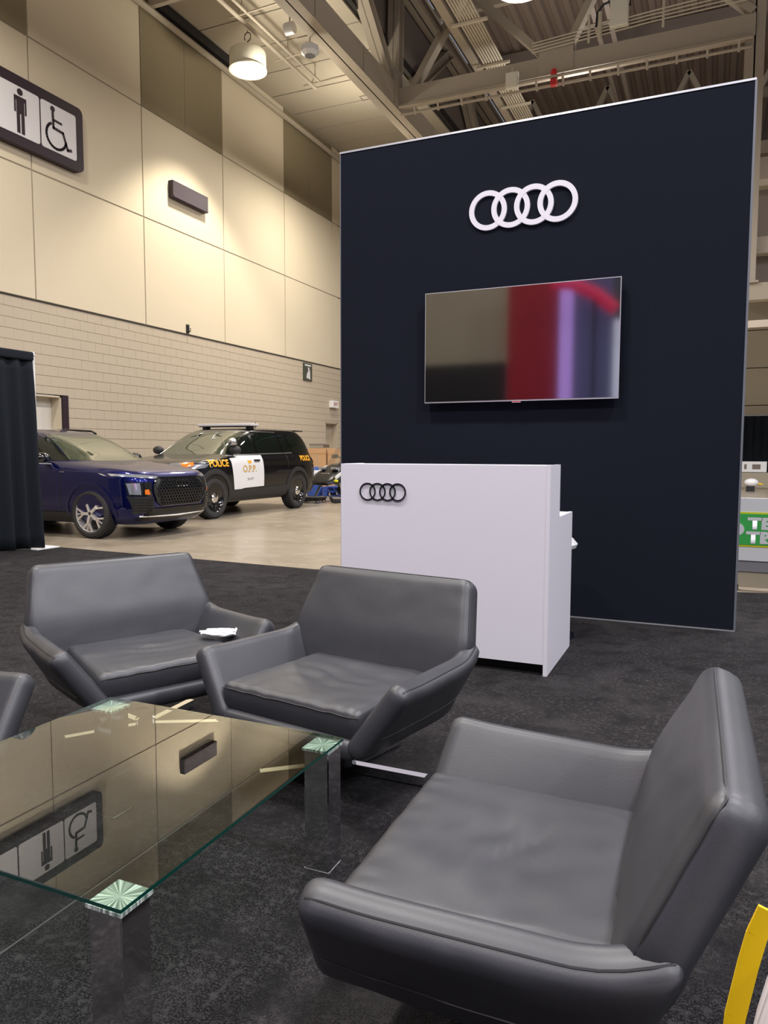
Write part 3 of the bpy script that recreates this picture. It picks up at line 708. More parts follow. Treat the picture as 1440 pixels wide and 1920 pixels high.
obj('sign_face', bx(NB(), -.5, .45, -.03, .03, .56, .94), m_whiteflat, t); obj('symbol', bx(bx(NB(), -.28, -.2, -.036, -.03, .66, .84), -.02, .25, -.036, -.03, .66, .84), m_darksteel, t); obj('stand', bx(NB(), -.55, .6, -.2, .2, 0, .54), m_soffit, t)
t = thing('silver_float', 'small silver rounded object with a yellow tip on the far concrete floor', 'floor object', (1.22, 27, 0))
bm = NB(); bmesh.ops.create_uvsphere(bm, u_segments=16, v_segments=10, radius=1)
for v in bm.verts: v.co = Vector((v.co.x*.22, v.co.y*.16, .28+v.co.z*.14))
obj('body', bm, m_whiteflat, t, True); obj('tip', tube(NB(), [(.2, 0, .25), (.36, 0, .22)], [.04, .01]), m_strap, t); obj('foot', bx(NB(), -.15, .1, -.1, .1, 0, .16), m_black, t)

# ------------------------------------------------------------------ cars
class Body:
    def __init__(s, lev, sub=7):
        L = np.array(lev, float); t_ = np.arange(len(L)); tt = np.linspace(0, len(L)-1, (len(L)-1)*sub+1)
        A = np.array([np.interp(tt, t_, L[:, i]) for i in range(L.shape[1])]).T
        for _ in range(6):
            B = A.copy(); B[1:-1] = .25*A[:-2]+.5*A[1:-1]+.25*A[2:]; A = B
        s.A = A
    def at(s, z): return [np.interp(z, s.A[:, 0], s.A[:, i]) for i in range(1, s.A.shape[1])]
    def side(s, x, z):
        xn, xt, W, n = s.at(z); a = (xn-xt)/2; c = (xn+xt)/2; q = min(.9999, abs((x-c)/a)); return W*(1-q**n)**(1/n)
    def front(s, y, z, sg=1):
        xn, xt, W, n = s.at(z); a = (xn-xt)/2; c = (xn+xt)/2; q = min(.9999, abs(y/W)); return c+sg*a*(1-q**n)**(1/n)
    def mesh(s, N=128):
        bm = NB(); rings = []
        for z, xn, xt, W, n in s.A:
            a = (xn-xt)/2; c = (xn+xt)/2; ring_ = []
            for k in range(N):
                t_ = 2*math.pi*(k+.5)/N; co, si = math.cos(t_), math.sin(t_)
                ring_.append(bm.verts.new((c+a*math.copysign(abs(co)**(2/n), co), W*math.copysign(abs(si)**(2/n), si), z)))
            rings.append(ring_)
        for p, q in zip(rings, rings[1:]):
            for k in range(N): bm.faces.new((p[k], p[(k+1) % N], q[(k+1) % N], q[k]))
        bm.faces.new(rings[0][::-1]); bm.faces.new(rings[-1]); return bm
def cut_arches(o, xs, W, R, zc):
    dg = None; cut = []
    for x_ in xs:
        for s in (-1, 1):
            b_ = NB(); lathe(b_, [(R, s*(W-.34)), (R, s*(W+.3))], 48, 'y', (x_, 0, zc), True); bx(b_, x_-R*.96, x_+R*.96, min(s*(W-.34), s*(W+.3)), max(s*(W-.34), s*(W+.3)), zc-R*1.6, zc-R*.25)
            c = obj('c', b_, m_black); cut.append(c)
            md = o.modifiers.new('b', 'BOOLEAN'); md.operation = 'DIFFERENCE'; md.solver = 'EXACT'; md.use_self = True; md.object = c; md.material_mode = 'TRANSFER'
    dg = bpy.context.evaluated_depsgraph_get(); me = bpy.data.meshes.new_from_object(o.evaluated_get(dg)); o.modifiers.clear(); o.data = me
    for p in me.polygons: p.use_smooth = True
    me.set_sharp_from_angle(angle=math.radians(38))
    for c in cut: bpy.data.objects.remove(c)
def patch(P, U, V, eps=.006, thick=0):
    """grid of P(u,v) over lists"""
    bm = NB(); G_ = [[bm.verts.new(P(u, v)) for v in V] for u in U]
    for i in range(len(U)-1):
        for j in range(len(V)-1): bm.faces.new((G_[i][j], G_[i+1][j], G_[i+1][j+1], G_[i][j+1]))
    return bm
def sidepatch(B, s, bot, top, eps=.006, n=16, m_=6):
    """bot/top: polylines of (x,z) same length, mapped on side s"""
    bt, tp = np.array(bot, float), np.array(top, float); k = np.linspace(0, 1, len(bt)); kt = np.linspace(0, 1, len(tp))
    def P(u, v):
        b_ = [np.interp(u, k, bt[:, i]) for i in (0, 1)]; t_ = [np.interp(u, kt, tp[:, i]) for i in (0, 1)]
        x_, z_ = b_[0]*(1-v)+t_[0]*v, b_[1]*(1-v)+t_[1]*v; return (x_, s*(B.side(x_, z_)+eps), z_)
    return patch(P, np.linspace(0, 1, n), np.linspace(0, 1, m_))
def frontpatch(B, bot, top, eps=.006, n=16, m_=8, sg=1):
    """bot/top: polylines of (y,z)"""
    bt, tp = np.array(bot, float), np.array(top, float); k = np.linspace(0, 1, len(bt)); kt = np.linspace(0, 1, len(tp))
    def P(u, v):
        b_ = [np.interp(u, k, bt[:, i]) for i in (0, 1)]; t_ = [np.interp(u, kt, tp[:, i]) for i in (0, 1)]
        y_, z_ = b_[0]*(1-v)+t_[0]*v, b_[1]*(1-v)+t_[1]*v; return (B.front(y_, z_, sg)+sg*eps, y_, z_)
    return patch(P, np.linspace(0, 1, n), np.linspace(0, 1, m_))
def arch(B, s, x_, zc, R0, R1, eps, a0=-8, a1=188):
    bm = NB(); G_ = []
    for a in np.linspace(math.radians(a0), math.radians(a1), 30):
        row = []
        for R, e in ((R0, -.03), (R0, eps), ((R0+R1)/2, eps+.006), (R1, eps), (R1, -.01)):
            px_, pz = x_+R*math.cos(a), zc+R*math.sin(a); row.append(bm.verts.new((px_, s*(B.side(px_, max(pz, B.A[0, 0]))+e), pz)))
        G_.append(row)
    for p, q in zip(G_, G_[1:]):
        for j in range(4): bm.faces.new((p[j], q[j], q[j+1], p[j+1]))
    return bm
def wheel(par, x_, y_, s, R, wd, kind):
    """s = outward side sign; parts of one wheel"""
    rr = .755 if kind == 'alloy' else .70
    w_ = obj('wheel', lathe(NB(), [(R*(rr-.05), -wd/2*s), (R*(rr+.07), -wd/2*1.02*s), (R*.93, -wd/2*.95*s), (R*.985, -wd/2*.7*s), (R, -wd/2*.4*s), (R, wd/2*.4*s), (R*.985, wd/2*.7*s), (R*.93, wd/2*.95*s), (R*(rr+.07), wd/2*1.02*s), (R*rr, wd/2*.92*s), (R*rr, wd/2*.1*s)], 56, 'y'), m_tyre, par, True, loc=(x_, y_, R))
    tr = NB()
    for k in range(60):
        a = 2*math.pi*k/60; c, sn = math.cos(a), math.sin(a)
        for yy_ in (-.55, 0, .55):
            o_ = yy_*wd/2*1.1; aa = a+.03*yy_
            bar(tr, ((R*.995)*math.cos(aa), o_-wd*.11, (R*.995)*math.sin(aa)), ((R*.995)*math.cos(aa), o_+wd*.11, (R*.995)*math.sin(aa)), .011, .022, up=(c, 0, sn))
    q = obj('tread', tr, m_tyre, w_); q['kind'] = 'stuff'
    yo = wd/2*.86*s
    if kind == 'alloy':
        obj('rim', lathe(NB(), [(R*.775, yo*1.06), (R*.745, yo*1.03), (R*.72, yo*.85), (R*.71, -yo*.6)], 56, 'y'), m_alloy, w_, True)
        obj('brake_disc', lathe(NB(), [(R*.45, yo*.2), (R*.45, yo*.1), (.001, yo*.1)], 40, 'y'), m_cladding, w_)
        obj('wheel_back', lathe(NB(), [(R*.72, -yo*.3), (.001, -yo*.3)], 40, 'y'), m_black, w_)
        for k in range(5):
            a = 2*math.pi*k/5+.35+math.pi/2; sp_ = NB(); P_ = lambda r_, da, dy=0: (r_*math.cos(a+da), yo*(.86-dy), r_*math.sin(a+da))
            bar(sp_, P_(R*.07, 0), P_(R*.40, 0), .040, .05, up=(0, 1, 0))
            bar(sp_, P_(R*.36, 0), P_(R*.74, .36), .026, .024, up=(0, 1, 0)); bar(sp_, P_(R*.36, 0), P_(R*.74, -.30), .026, .024, up=(0, 1, 0)); bar(sp_, P_(R*.38, 0), P_(R*.74, .03), .016, .02, up=(0, 1, 0))
            obj('spoke', sp_, m_alloy, w_)
        obj('hub_cap', lathe(NB(), [(R*.09, yo*.7), (R*.1, yo*.95), (.001, yo*1.0)], 20, 'y'), m_black, w_, True)
    else:
        obj('rim', lathe(NB(), [(R*.72, yo*1.05), (R*.69, yo), (R*.64, yo*.75), (R*.58, yo*.35), (R*.5, yo*.25), (R*.34, yo*.75), (R*.2, yo*.7), (.001, yo*.7)], 56, 'y'), m_blackgloss, w_, True)
        hol = NB()
        for k in range(10):
            a = 2*math.pi*k/10; lathe(hol, [(R*.055, yo*.62), (R*.055, yo*.66), (.001, yo*.66)], 10, 'y', (R*.44*math.cos(a), 0, R*.44*math.sin(a)))
        obj('rim_holes', hol, m_tyre, w_)
        obj('hub_cap', lathe(NB(), [(R*.24, yo*.6), (R*.25, yo*.95), (R*.2, yo*1.12), (.001, yo*1.16)], 28, 'y'), m_chrome, w_, True)
    return w_
def mirror_(B, t, s, x_, z_, m_a, m_b=None):
    bm = NB(); bmesh.ops.create_uvsphere(bm, u_segments=24, v_segments=14, radius=1)
    y0 = B.side(x_, z_)+.14
    for v in bm.verts: v.co = Vector((x_+v.co.x*(.10 if v.co.x > 0 else .05), s*(y0+v.co.y*.125), z_+.04+v.co.z*.085))
    o = obj('wing_mirror', bm, m_a, t, True)
    obj('mirror_arm', bar(NB(), (x_, s*(y0-.15), z_-.04), (x_, s*(y0-.03), z_-.02), .07, .03), m_black, o)
    if m_b: obj('mirror_trim', bar(NB(), (x_+.01, s*(y0-.1), z_-.045), (x_+.01, s*(y0+.11), z_-.035), .12, .012), m_b, o)
def line_side(B, s, pts, r=.004, eps=.001):
    P_ = []
    for (a, b_), (c, d_) in zip(pts, pts[1:]):
        for k in range(8): x_, z_ = a+(c-a)*k/8, b_+(d_-b_)*k/8; P_.append((x_, s*(B.side(x_, z_)+eps), z_))
    x_, z_ = pts[-1]; P_.append((x_, s*(B.side(x_, z_)+eps), z_)); return tube(NB(), P_, r, 4)

# ---- blue crossover, heading +X, right side (y<0) towards camera
B = Body([(.20, 2.02, -2.05, .78, 8), (.30, 2.14, -2.2, .86, 8), (.45, 2.20, -2.26, .91, 7), (.70, 2.23, -2.29, .925, 6), (.86, 2.20, -2.28, .92, 6), (.95, 2.10, -2.26, .905, 5.5), (1.00, 1.90, -2.25, .89, 5),
          (1.04, 1.55, -2.23, .865, 5), (1.08, 1.16, -2.21, .84, 5), (1.11, 1.04, -2.19, .825, 5), (1.28, .72, -2.08, .765, 5), (1.43, .42, -1.96, .705, 5), (1.52, .17, -1.84, .65, 5), (1.575, -.2, -1.6, .57, 4.5), (1.60, -.6, -1.2, .40, 4)])
BC = thing('car', 'dark blue crossover car with silver spoked wheels parked by the drape', 'car', (-9.42, 8.86, 0), math.radians(0))
o = obj('car_body', B.mesh(), m_blue, BC, True, ang=38); cut_arches(o, (1.34, -1.34), .9, .405, .36); o.data.materials.append(m_black) if len(o.data.materials) < 2 else None
for x_ in (1.34, -1.34):
    for s in (-1, 1): wheel(BC, x_, s*.80, s, .352, .24, 'alloy'); obj('wheel_arch', arch(B, s, x_, .36, .405, .455, .008), m_blue, BC, True)
# glass
obj('windscreen', frontpatch(B, [(-.77, 1.115), (-.5, 1.10), (0, 1.095), (.5, 1.10), (.77, 1.115)], [(-.60, 1.50), (0, 1.525), (.60, 1.50)], .006, 24, 10), m_wind, BC, True)
for s in (-1, 1):
    obj('side_window', sidepatch(B, s, [(.83, 1.10), (-.02, 1.12)], [(.28, 1.44), (.0, 1.485)], .005), m_glass, BC, True)
    obj('side_window', sidepatch(B, s, [(-.10, 1.12), (-.95, 1.15)], [(-.08, 1.487), (-.95, 1.475)], .005), m_glass, BC, True)
    obj('side_window', sidepatch(B, s, [(-1.03, 1.15), (-1.75, 1.25)], [(-1.03, 1.47), (-1.5, 1.42)], .005), m_glass, BC, True)
    obj('roof_rail', tube(NB(), [(.0, s*.60, 1.53), (-.1, s*.60, 1.575), (-.6, s*.59, 1.60), (-1.3, s*.57, 1.585), (-1.5, s*.56, 1.54)], .018), m_blackgloss, BC, True)
    obj('sill_cladding', sidepatch(B, s, [(.95, .22), (-.95, .22)], [(.98, .36), (-.98, .36)], .008), m_cladding, BC, True)
    obj('headlight', frontpatch(B, [(s*.885, .895), (s*.70, .865), (s*.45, .85)], [(s*.885, .925), (s*.70, .915), (s*.45, .885)], .012, 14, 4), m_led, BC, True)
    lc = obj('light_cluster', frontpatch(B, [(s*.83, .62), (s*.60, .60)], [(s*.84, .80), (s*.60, .81)], .010), m_blackgloss, BC, True)
    obj('lamp_lens', frontpatch(B, [(s*.825, .635), (s*.74, .63)], [(s*.835, .79), (s*.74, .795)], .016), m_led, lc, True)
    obj('orange_marker', frontpatch(B, [(s*.70, .635), (s*.63, .63)], [(s*.70, .70), (s*.65, .705)], .018), m_orange, lc, True)
    it = obj('air_intake', frontpatch(B, [(s*.79, .36), (s*.52, .36)], [(s*.84, .61), (s*.58, .595)], .010), m_black, BC, True)
    for k in range(6):
        zz = .39+k*.037
        P_ = [(B.front(s*yy_, zz)+.02, s*yy_, zz) for yy_ in np.linspace(.57, .80, 6)]; obj('intake_fin', tube(NB(), P_, .007, 6), m_blackgloss, it, True)
    mirror_(B, BC, s, .50, 1.10, m_blackgloss, m_alloy)
# octagonal grille with honeycomb
gp = [(-.58, .69), (-.51, .53), (-.41, .465), (.41, .465), (.51, .53), (.58, .69)]; gt = [(-.58, .71), (-.53, .83), (-.46, .868), (.46, .868), (.53, .83), (.58, .71)]
gr = obj('grille', frontpatch(B, gp, gt, .012, 24, 8), m_black, BC, True)
out = gp+gt[::-1]+[gp[0]]
obj('grille_frame', tube(NB(), [(B.front(y_, z_)+.018, y_, z_) for (a, b_), (c, d_) in zip(out, out[1:]) for k in range(5) for y_, z_ in [(a+(c-a)*k/5, b_+(d_-b_)*k/5)]], .012, 6), m_blackgloss, gr, True)
hx_ = NB(); R_ = .032
for i in range(-10, 11):
    for j in range(0, 10):
        cy = i*R_*1.95+(j % 2)*R_*.97; cz = .50+j*R_*1.3
        if cz > .86 or abs(cy) > .47-(abs(cz-.69) > .1)*.06: continue
        V_ = [(cy+R_*.95*math.cos(math.radians(60*k+30))*1.05, cz+R_*.8*math.sin(math.radians(60*k+30))) for k in range(7)]
        for (a, b_), (c, d_) in zip(V_, V_[1:]): bar(hx_, (B.front(a, b_)+.022, a, b_), (B.front(c, d_)+.022, c, d_), .006, .012, up=(1, 0, 0))
q = obj('grille_mesh', hx_, m_blackgloss, gr); q['kind'] = 'stuff'
for i in range(4):
    obj('emblem_ring', tube(NB(), [(B.front(0, .775)+.04, -.098+i*.065+.043*math.cos(a), .775+.043*math.sin(a)) for a in np.linspace(0, 2*math.pi, 20)], .005, 5), m_blackgloss, gr, True)
lb = obj('lower_bumper', frontpatch(B, [(-.78, .25), (0, .24), (.78, .25)], [(-.56, .425), (0, .43), (.56, .425)], .018, 20, 6), m_darkgloss, BC, True)
obj('bumper_lip', tube(NB(), [(B.front(y_, .30)+.02, y_, .30+abs(y_)*.03) for y_ in np.linspace(-.72, .72, 22)], .014, 6), m_alloy, BC, True)
for s in (-1, 1):
    obj('door_gap', line_side(B, s, [(.84, 1.07), (.80, .8), (.78, .35)]), m_black, BC); obj('door_gap', line_side(B, s, [(-.06, 1.08), (-.08, .35)]), m_black, BC)
    obj('shoulder_crease', line_side(B, s, [(1.9, .93), (.9, .955), (-2.0, .97)], .006, -.002), m_blue, BC, True)
obj('steering_wheel', tube(NB(), [(.62+.05*math.sin(a), .38+.17*math.cos(a), 1.08+.15*math.sin(a)) for a in np.linspace(0, 2*math.pi, 20)], .012, 6), m_black, BC, True)
obj('number_badge', bx(NB(), .78, .86, -.905, -.89, .93, .945), m_alloy, BC)

# ---- black and white police SUV, heading -Y, left side (y>0 local) towards +X
B = Body([(.27, 2.18, -2.38, .86, 8), (.36, 2.32, -2.53, .94, 8), (.5, 2.40, -2.60, .975, 7), (.8, 2.42, -2.63, .99, 6.5), (.94, 2.40, -2.63, .985, 6.5), (1.03, 2.33, -2.61, .975, 6), (1.09, 2.1, -2.60, .96, 5.5),
          (1.13, 1.65, -2.58, .94, 5.5), (1.17, 1.2, -2.56, .915, 5.5), (1.20, 1.08, -2.54, .90, 5.5), (1.43, .70, -2.42, .84, 5.5), (1.60, .36, -2.28, .775, 5.5), (1.70, .08, -2.1, .715, 5), (1.735, -.35, -1.98, .62, 5), (1.752, -.8, -1.65, .45, 4)])
PC = thing('police_car', 'black and white police car with a roof light bar by the beige wall', 'car', (-9.38, 12.84, 0), math.radians(-90))
o = obj('car_body', B.mesh(), m_pblack, PC, True, ang=38); cut_arches(o, (1.51, -1.51), .97, .44, .39)
for x_ in (1.51, -1.51):
    for s in (-1, 1): wheel(PC, x_, s*.86, s, .385, .25, 'steel'); obj('wheel_arch', arch(B, s, x_, .39, .44, .53, .012), m_cladding, PC, True)
obj('windscreen', frontpatch(B, [(-.84, 1.205), (-.5, 1.19), (0, 1.185), (.5, 1.19), (.84, 1.205)], [(-.67, 1.665), (0, 1.69), (.67, 1.665)], .006, 24, 10), m_wind, PC, True)
for s in (-1, 1):
    for bt, tp in (([(.94, 1.185), (.08, 1.20)], [(.42, 1.59), (.12, 1.645)]), ([(0, 1.20), (-.92, 1.215)], [(.03, 1.645), (-.86, 1.64)]), ([(-1.0, 1.22), (-1.30, 1.235)], [(-.94, 1.635), (-1.12, 1.63)]), ([(-1.42, 1.24), (-2.28, 1.27)], [(-1.24, 1.62), (-2.02, 1.56)])):
        obj('side_window', sidepatch(B, s, bt, tp, .005), m_glass, PC, True)
    obj('window_trim', line_side(B, s, [(.95, 1.175), (-1.38, 1.22)], .009, .004), m_satin, PC, True)
    obj('window_trim', line_side(B, s, [(.97, 1.19), (.44, 1.60), (.1, 1.655), (-.9, 1.655)], .008, .004), m_satin, PC, True)
    dl = obj('front_door', sidepatch(B, s, [(.90, .45), (.60, .53), (-.12, .545)], [(1.02, 1.165), (.5, 1.17), (-.10, 1.175)], .007, 24, 14), m_pwhite, PC, True, label='white door panel')
    obj('door_handle', bx(NB(), .04, .22, s*B.side(.1, 1.1)-.01, s*(B.side(.1, 1.1))+s*.05+.0, 1.05, 1.09, .008) if s > 0 else bx(NB(), .04, .22, -B.side(.1, 1.1)-.05, -B.side(.1, 1.1)+.01, 1.05, 1.09, .008), m_black, dl)
    sg = -s
    def mp(x0, z0, eps=.011, sl=0): return lambda a, b_, c: (x0+sg*a, s*(B.side(x0+sg*a, z0+b_+sl*a)+eps), z0+b_+sl*a)
    text_obj('lettering', 'POLICE', .175, m_gold, PC, mp(1.38, 1.02, .012, -.0 if s < 0 else .0), .006, 1.0, label='orange word POLICE')
    text_obj('lettering', 'POLICE', .155, m_gold, PC, mp(-1.90, 1.10, .008), .006, 1.0, label='orange word POLICE')
    text_obj('lettering', 'O.P.P.', .19, m_gilt, dl, mp(.40, .90), .004, 1.0, label='gold letters O.P.P.')
    text_obj('door_number', '24-977', .075, m_satin, dl, mp(.38, .70), 0, 1.05)
    obj('crown_crest', sidepatch(B, s, [(.43, 1.01), (.34, 1.01)], [(.46, 1.08), (.385, 1.065), (.31, 1.08)], .012, 6, 3), m_gold, dl)
    obj('sill_cladding', sidepatch(B, s, [(1.02, .30), (-1.0, .30)], [(1.02, .51), (-1.0, .54)], .014, 20, 6), m_cladding, PC, True)
    obj('headlight', frontpatch(B, [(s*.97, .95), (s*.88, .90), (s*.6, .93)], [(s*.97, 1.04), (s*.88, 1.05), (s*.6, 1.03)], .012, 12, 4), m_led, PC, True)
    obj('orange_marker', sidepatch(B, s, [(2.26, .95), (2.05, .985)], [(2.22, 1.04), (2.0, 1.05)], .013, 6, 4), m_orange, PC, True)
    obj('tail_light', sidepatch(B, s, [(-2.42, 1.02), (-2.60, .96)], [(-2.42, 1.10), (-2.58, 1.19)], .02, 8, 6), m_redlens, PC, True)
    mirror_(B, PC, s, .80, 1.23, m_cladding)
    obj('door_gap', line_side(B, s, [(-.10, 1.22), (-.12, .52)]), m_black, PC); obj('door_gap', line_side(B, s, [(-1.1, 1.22), (-1.1, .9)]), m_black, PC)
    pass
tl = obj('rear_screen', frontpatch(B, [(-.75, 1.32), (.75, 1.32)], [(-.6, 1.62), (.6, 1.62)], .006, 12, 6, -1), m_glass, PC, True)
gr = obj('grille', frontpatch(B, [(-.6, .66), (.6, .66)], [(-.62, .98), (.62, .98)], .012, 12, 6), m_black, PC, True)
for k in range(6):
    obj('grille_bar', tube(NB(), [(B.front(y_, .69+k*.05)+.02, y_, .69+k*.05) for y_ in np.linspace(-.6, .6, 12)], .009, 5), m_blackgloss, gr, True)
obj('rear_spoiler', bx(NB(), -2.35, -1.95, -.62, .62, 1.705, 1.735, .012), m_pblack, PC, True)
lb = obj('light_bar', bx(NB(), -.42, -.12, -.68, .68, 1.775, 1.83, .015), m_signwhite, PC, True)
obj('light_bar_lens', bx(NB(), -.41, -.13, -.64, .64, 1.762, 1.778, .006), m_black, lb, True)
for y_ in (-.55, .55): obj('light_bar_bracket', bx(NB(), -.34, -.2, y_-.05, y_+.05, 1.70, 1.775), m_black, lb)
sl_ = obj('spotlight', lathe(NB(), [(.001, .10), (.05, .09), (.085, .03), (.09, -.02), (.08, -.05), (.001, -.04)], 24, 'x', (.85, .90, 1.42)), m_satin, PC, True)
obj('spotlight_arm', bar(NB(), (.80, .84, 1.36), (.84, .90, 1.40), .03, .03), m_black, sl_)
obj('antenna', tube(NB(), [(-1.3, 0, 1.77), (-1.32, 0, 1.9)], .01), m_black, PC)

# ---- snowmobile half hidden by the navy wall, with pallets and crates behind
t = thing('snowmobile', 'black snowmobile with clear windshield half hidden behind the navy wall', 'snowmobile', (-8.66, 17.4, 0), math.radians(-100))
prof = [(.35, .98, .35, .62, .22), (.55, .95, .45, .60, .34), (.75, .86, .5, .55, .42), (.95, .74, .5, .50, .44), (1.12, .62, .46, .46, .38), (1.22, .52, .42, .42, .25)]
bm = NB(); rings = []
for x_, zt, zb_, zm, hw in [(.0, 1.02, .35, .7, .26)]+prof+[(1.27, .47, .44, .455, .1)]:
    R__ = []
    for k in range(24):
        a = 2*math.pi*k/24; c, s = math.cos(a), math.sin(a)
        R__.append(bm.verts.new((x_, hw*math.copysign(abs(c)**.7, c), zm+((zt-zm) if s > 0 else (zm-zb_))*math.copysign(abs(s)**.8, s))))
    rings.append(R__)
for p, q in zip(rings, rings[1:]):
    for k in range(24): bm.faces.new((p[k], p[(k+1) % 24], q[(k+1) % 24], q[k]))
bm.faces.new(rings[0][::-1]); bm.faces.new(rings[-1])
obj('hood', bm, m_sled, t, True, ang=50)
bm = NB(); G_ = []
for i in range(13):
    a = -1.05+2.1*i/12; row = []
    for k in range(7): v_ = k/6; row.append(bm.verts.new((.62*(1-v_)+.20*v_-.22*(1-math.cos(a)), math.sin(a)*(.40+.02*v_), .92+.50*v_-.12*abs(math.sin(a))*v_)))
    G_.append(row)
for i in range(12):
    for k in range(6): bm.faces.new((G_[i][k], G_[i+1][k], G_[i+1][k+1], G_[i][k+1]))
obj('windshield', bm, m_clearshield, t, True)
for s in (-1, 1):
    obj('side_stripe', bar(NB(), (1.1, s*.40, .60), (.45, s*.36, .87), .03, .07, up=(0, 0, 1)), m_pwhite, t)
    obj('headlight', bx(NB(), .80, .93, s*.2-.09, s*.2+.09, .80, .86, .02), m_led, t, True)
    obj('marker_lamp', bx(NB(), 1.03, 1.11, s*.39-.05, s*.39+.05, .50, .56, .015), m_yellow, t, True)
    obj('ski', tube(NB(), [(1.45, s*.5, .16), (1.35, s*.5, .06), (1.1, s*.5, .03), (.4, s*.5, .03)], [.03, .05, .06, .05]), m_black, t, True)
    obj('ski_strut', bar(NB(), (.85, s*.5, .05), (.75, s*.28, .48), .05, .05), m_satin, t)
    obj('handlebar_grip', tube(NB(), [(.12, s*.1, 1.1), (.05, s*.38, 1.12)], .02), m_black, t, True)
    obj('hand_guard', bx(NB(), .06, .18, s*.36-.09, s*.36+.09, 1.08, 1.18, .03), m_black, t, True)
obj('seat', bx(NB(), -1.0, .05, -.17, .17, .62, .85, .06), m_black, t, True)
obj('tunnel', bx(NB(), -1.4, .2, -.22, .22, .3, .62, .03), m_sled, t)
obj('track', tube(NB(), [(-1.5, 0, .2), (-1.3, 0, .05), (.1, 0, .05), (.4, 0, .3)], .10, 10), m_tyre, t, True)
obj('hood_vent', bx(NB(), .95, 1.02, -.12, .12, .68, .72, .01), m_satin, t)
def pallet(x, y, z, lab, rz=0):
    t = thing('plastic_pallet', lab, 'pallet', (x, y, z), rz, 'blue pallets')
    for k in range(6): obj('slat', bx(NB(), -.55+k*.2, -.55+k*.2+.14, -.5, .5, .11, .135), m_pallet, t)
    for yy_ in (-.45, 0, .45):
        obj('runner', bx(NB(), -.55, .6, yy_-.05, yy_+.05, 0, .02), m_pallet, t)
        for xx in (-.5, 0, .52): obj('block', bx(NB(), xx-.06, xx+.08, yy_-.06, yy_+.06, .02, .11), m_pallet, t)
pallet(-9.45, 18.95, 0, 'lowest blue plastic pallet on the floor behind the police car'); pallet(-9.5, 19.0, .136, 'second blue plastic pallet, upper of the two behind the police car', .1)
for i, (x, y, h, w_, lab) in enumerate(((-11.1, 20.4, 1.36, .62, 'left tall plywood-coloured carton behind the police car'), (-10.4, 20.4, 1.34, .66, 'right tall plywood-coloured carton behind the snowmobile'))):
    t = thing('carton', lab, 'carton', (x, y, 0), 0, 'tall cartons')
    obj('carton_body', bx(NB(), -w_/2, w_/2, -.3, .3, 0, h, .005), m_card, t); obj('tape', bx(NB(), -.02, .02, -.303, .303, .02, h+.003), m_door, t); obj('lid_flap', bx(NB(), -w_/2-.004, w_/2+.004, -.306, -.3, h-.16, h), m_card, t)
t = thing('blue_drum', 'blue and white rounded drum between police car and snowmobile', 'drum', (-10.35, 18.6, 0)); obj('drum_body', lathe(NB(), [(.22, 0), (.23, .1), (.23, .7), (.2, .82), (.001, .82)], 28), m_pallet, t, True); obj('drum_band', lathe(NB(), [(.232, .55), (.235, .56), (.235, .72), (.232, .73)], 28), m_whiteflat, t)
t = thing('wheel_dolly', 'small black wheeled dolly on the floor behind the police car', 'dolly', (-8.95, 15.95, 0))
obj('dolly_frame', bx(NB(), -.3, .3, -.2, .2, .10, .14), m_black, t)
for sx_ in (-.25, .25):
    for sy_ in (-.15, .15): obj('castor', lathe(NB(), [(.05, -.02), (.05, .02)], 16, 'y', (sx_, sy_, .05)), m_tyre, t)
t = thing('carton_top_box', 'flat grey box lying on the left tall carton', 'box', (-11.1, 20.3, 1.366)); obj('box_body', bx(NB(), -.26, .22, -.2, .2, 0, .10, .01), m_satin, t); obj('box_lid', bx(NB(), -.27, .23, -.21, .21, .10, .12), m_darksteel, t)

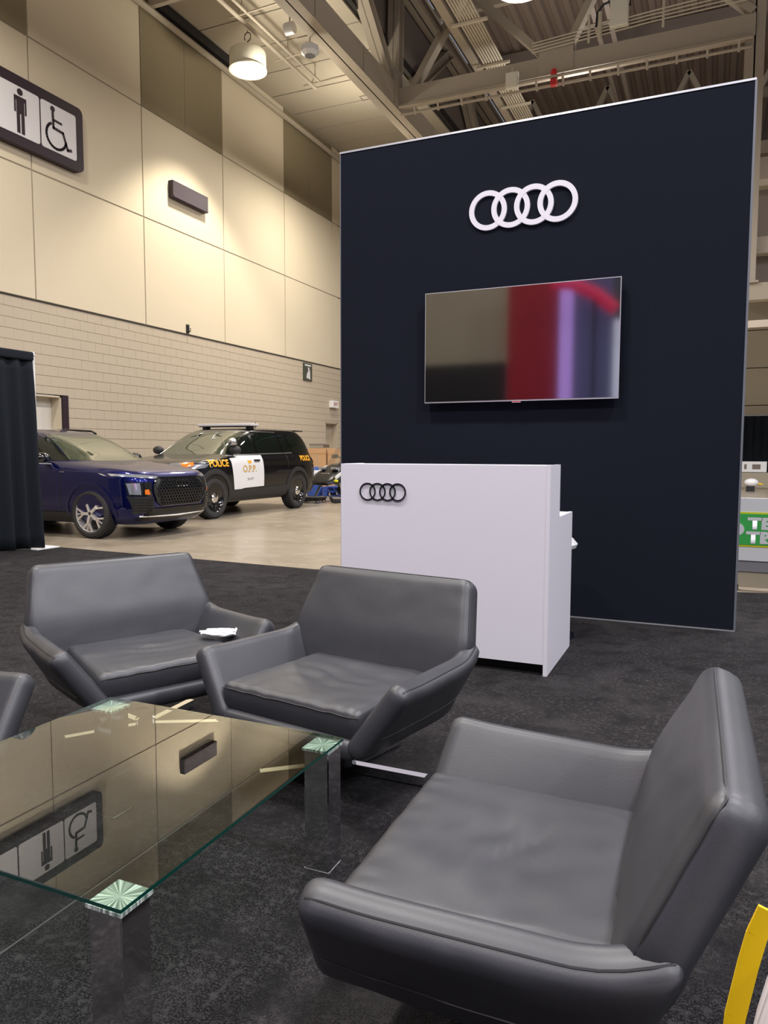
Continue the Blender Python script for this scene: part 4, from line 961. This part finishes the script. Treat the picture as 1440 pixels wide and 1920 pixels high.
# ------------------------------------------------------------------ unseen boards added behind the camera to colour the television's reflection
e_red = mat('red_reflection_glow', (.42, .005, .02), .5, emit=(.45, .01, .035), es=.2)  # glow colours of the added boards, no known signs behind them
e_vio = mat('violet_reflection_glow', (.3, .2, .6), .5, emit=(.62, .36, 1.0), es=1.7)
e_navy = mat('indigo_reflection_glow', (.05, .05, .12), .5, emit=(.12, .12, .30), es=.9)
e_pale = mat('pale_reflection_glow', (.6, .6, .7), .5, emit=(.72, .75, 1.0), es=1.5)
e_swoosh = mat('red_reflection_arc', (.6, .02, .08), .5, emit=(1, .03, .12), es=.9)
def board(name, lab, x0, x1, z1, m_, z0=0, y=-3.0):
    t = thing(name, lab, 'booth panel', ((x0+x1)/2, y, 0))
    obj('panel', bx(NB(), -(x1-x0)/2, (x1-x0)/2, -.05, .05, z0+.02, z1), m_, t); obj('panel_base', bx(NB(), -(x1-x0)/2, (x1-x0)/2, -.2, .2, 0, .03), m_black, t)
    if z0 > .1: obj('post', bx(NB(), -.04, .04, -.12, -.06, 0, z1), m_black, t)
    return t
board('tv_reflection_board', 'tall red glowing board added for the reflection in the middle of the television', -3.60, -2.66, 4.7, e_red, 1.9)
board('tv_reflection_board', 'narrow violet glowing board added for the reflection in the television', -2.63, -2.40, 4.7, e_vio, 1.9)
board('tv_reflection_board', 'indigo glowing board added for the reflection at the right of the television', -2.37, -1.70, 4.7, e_navy, 1.9)
board('tv_reflection_board', 'pale glowing board added for the reflection at the right edge of the television', -1.67, -1.4, 3.6, e_pale, 1.9)
board('tv_reflection_board', 'dull beige board added for the reflection at the left of the television', -5.9, -3.5, 5.2, m_panel, 2.95, -3.7)
board('tv_reflection_board', 'low black board added to darken the reflection at the lower left of the television', -5.9, -3.65, 2.95, m_black)
t = thing('tv_reflection_arc', 'curved red glowing arc added for the reflection at the upper right of the television', 'reflection arc', (-1.95, -2.55, 3.9))  # added glowing arc, no known fixture, only there to tint the screen reflection
obj('strip_tube', tube(NB(), [(-.75, 0, .35), (-.4, 0, .30), (0, 0, .1), (.35, 0, -.2)], .11), e_swoosh, t, True); obj('strip_post', bx(NB(), -.03, .03, -.04, .04, -3.9, .08), m_black, t)
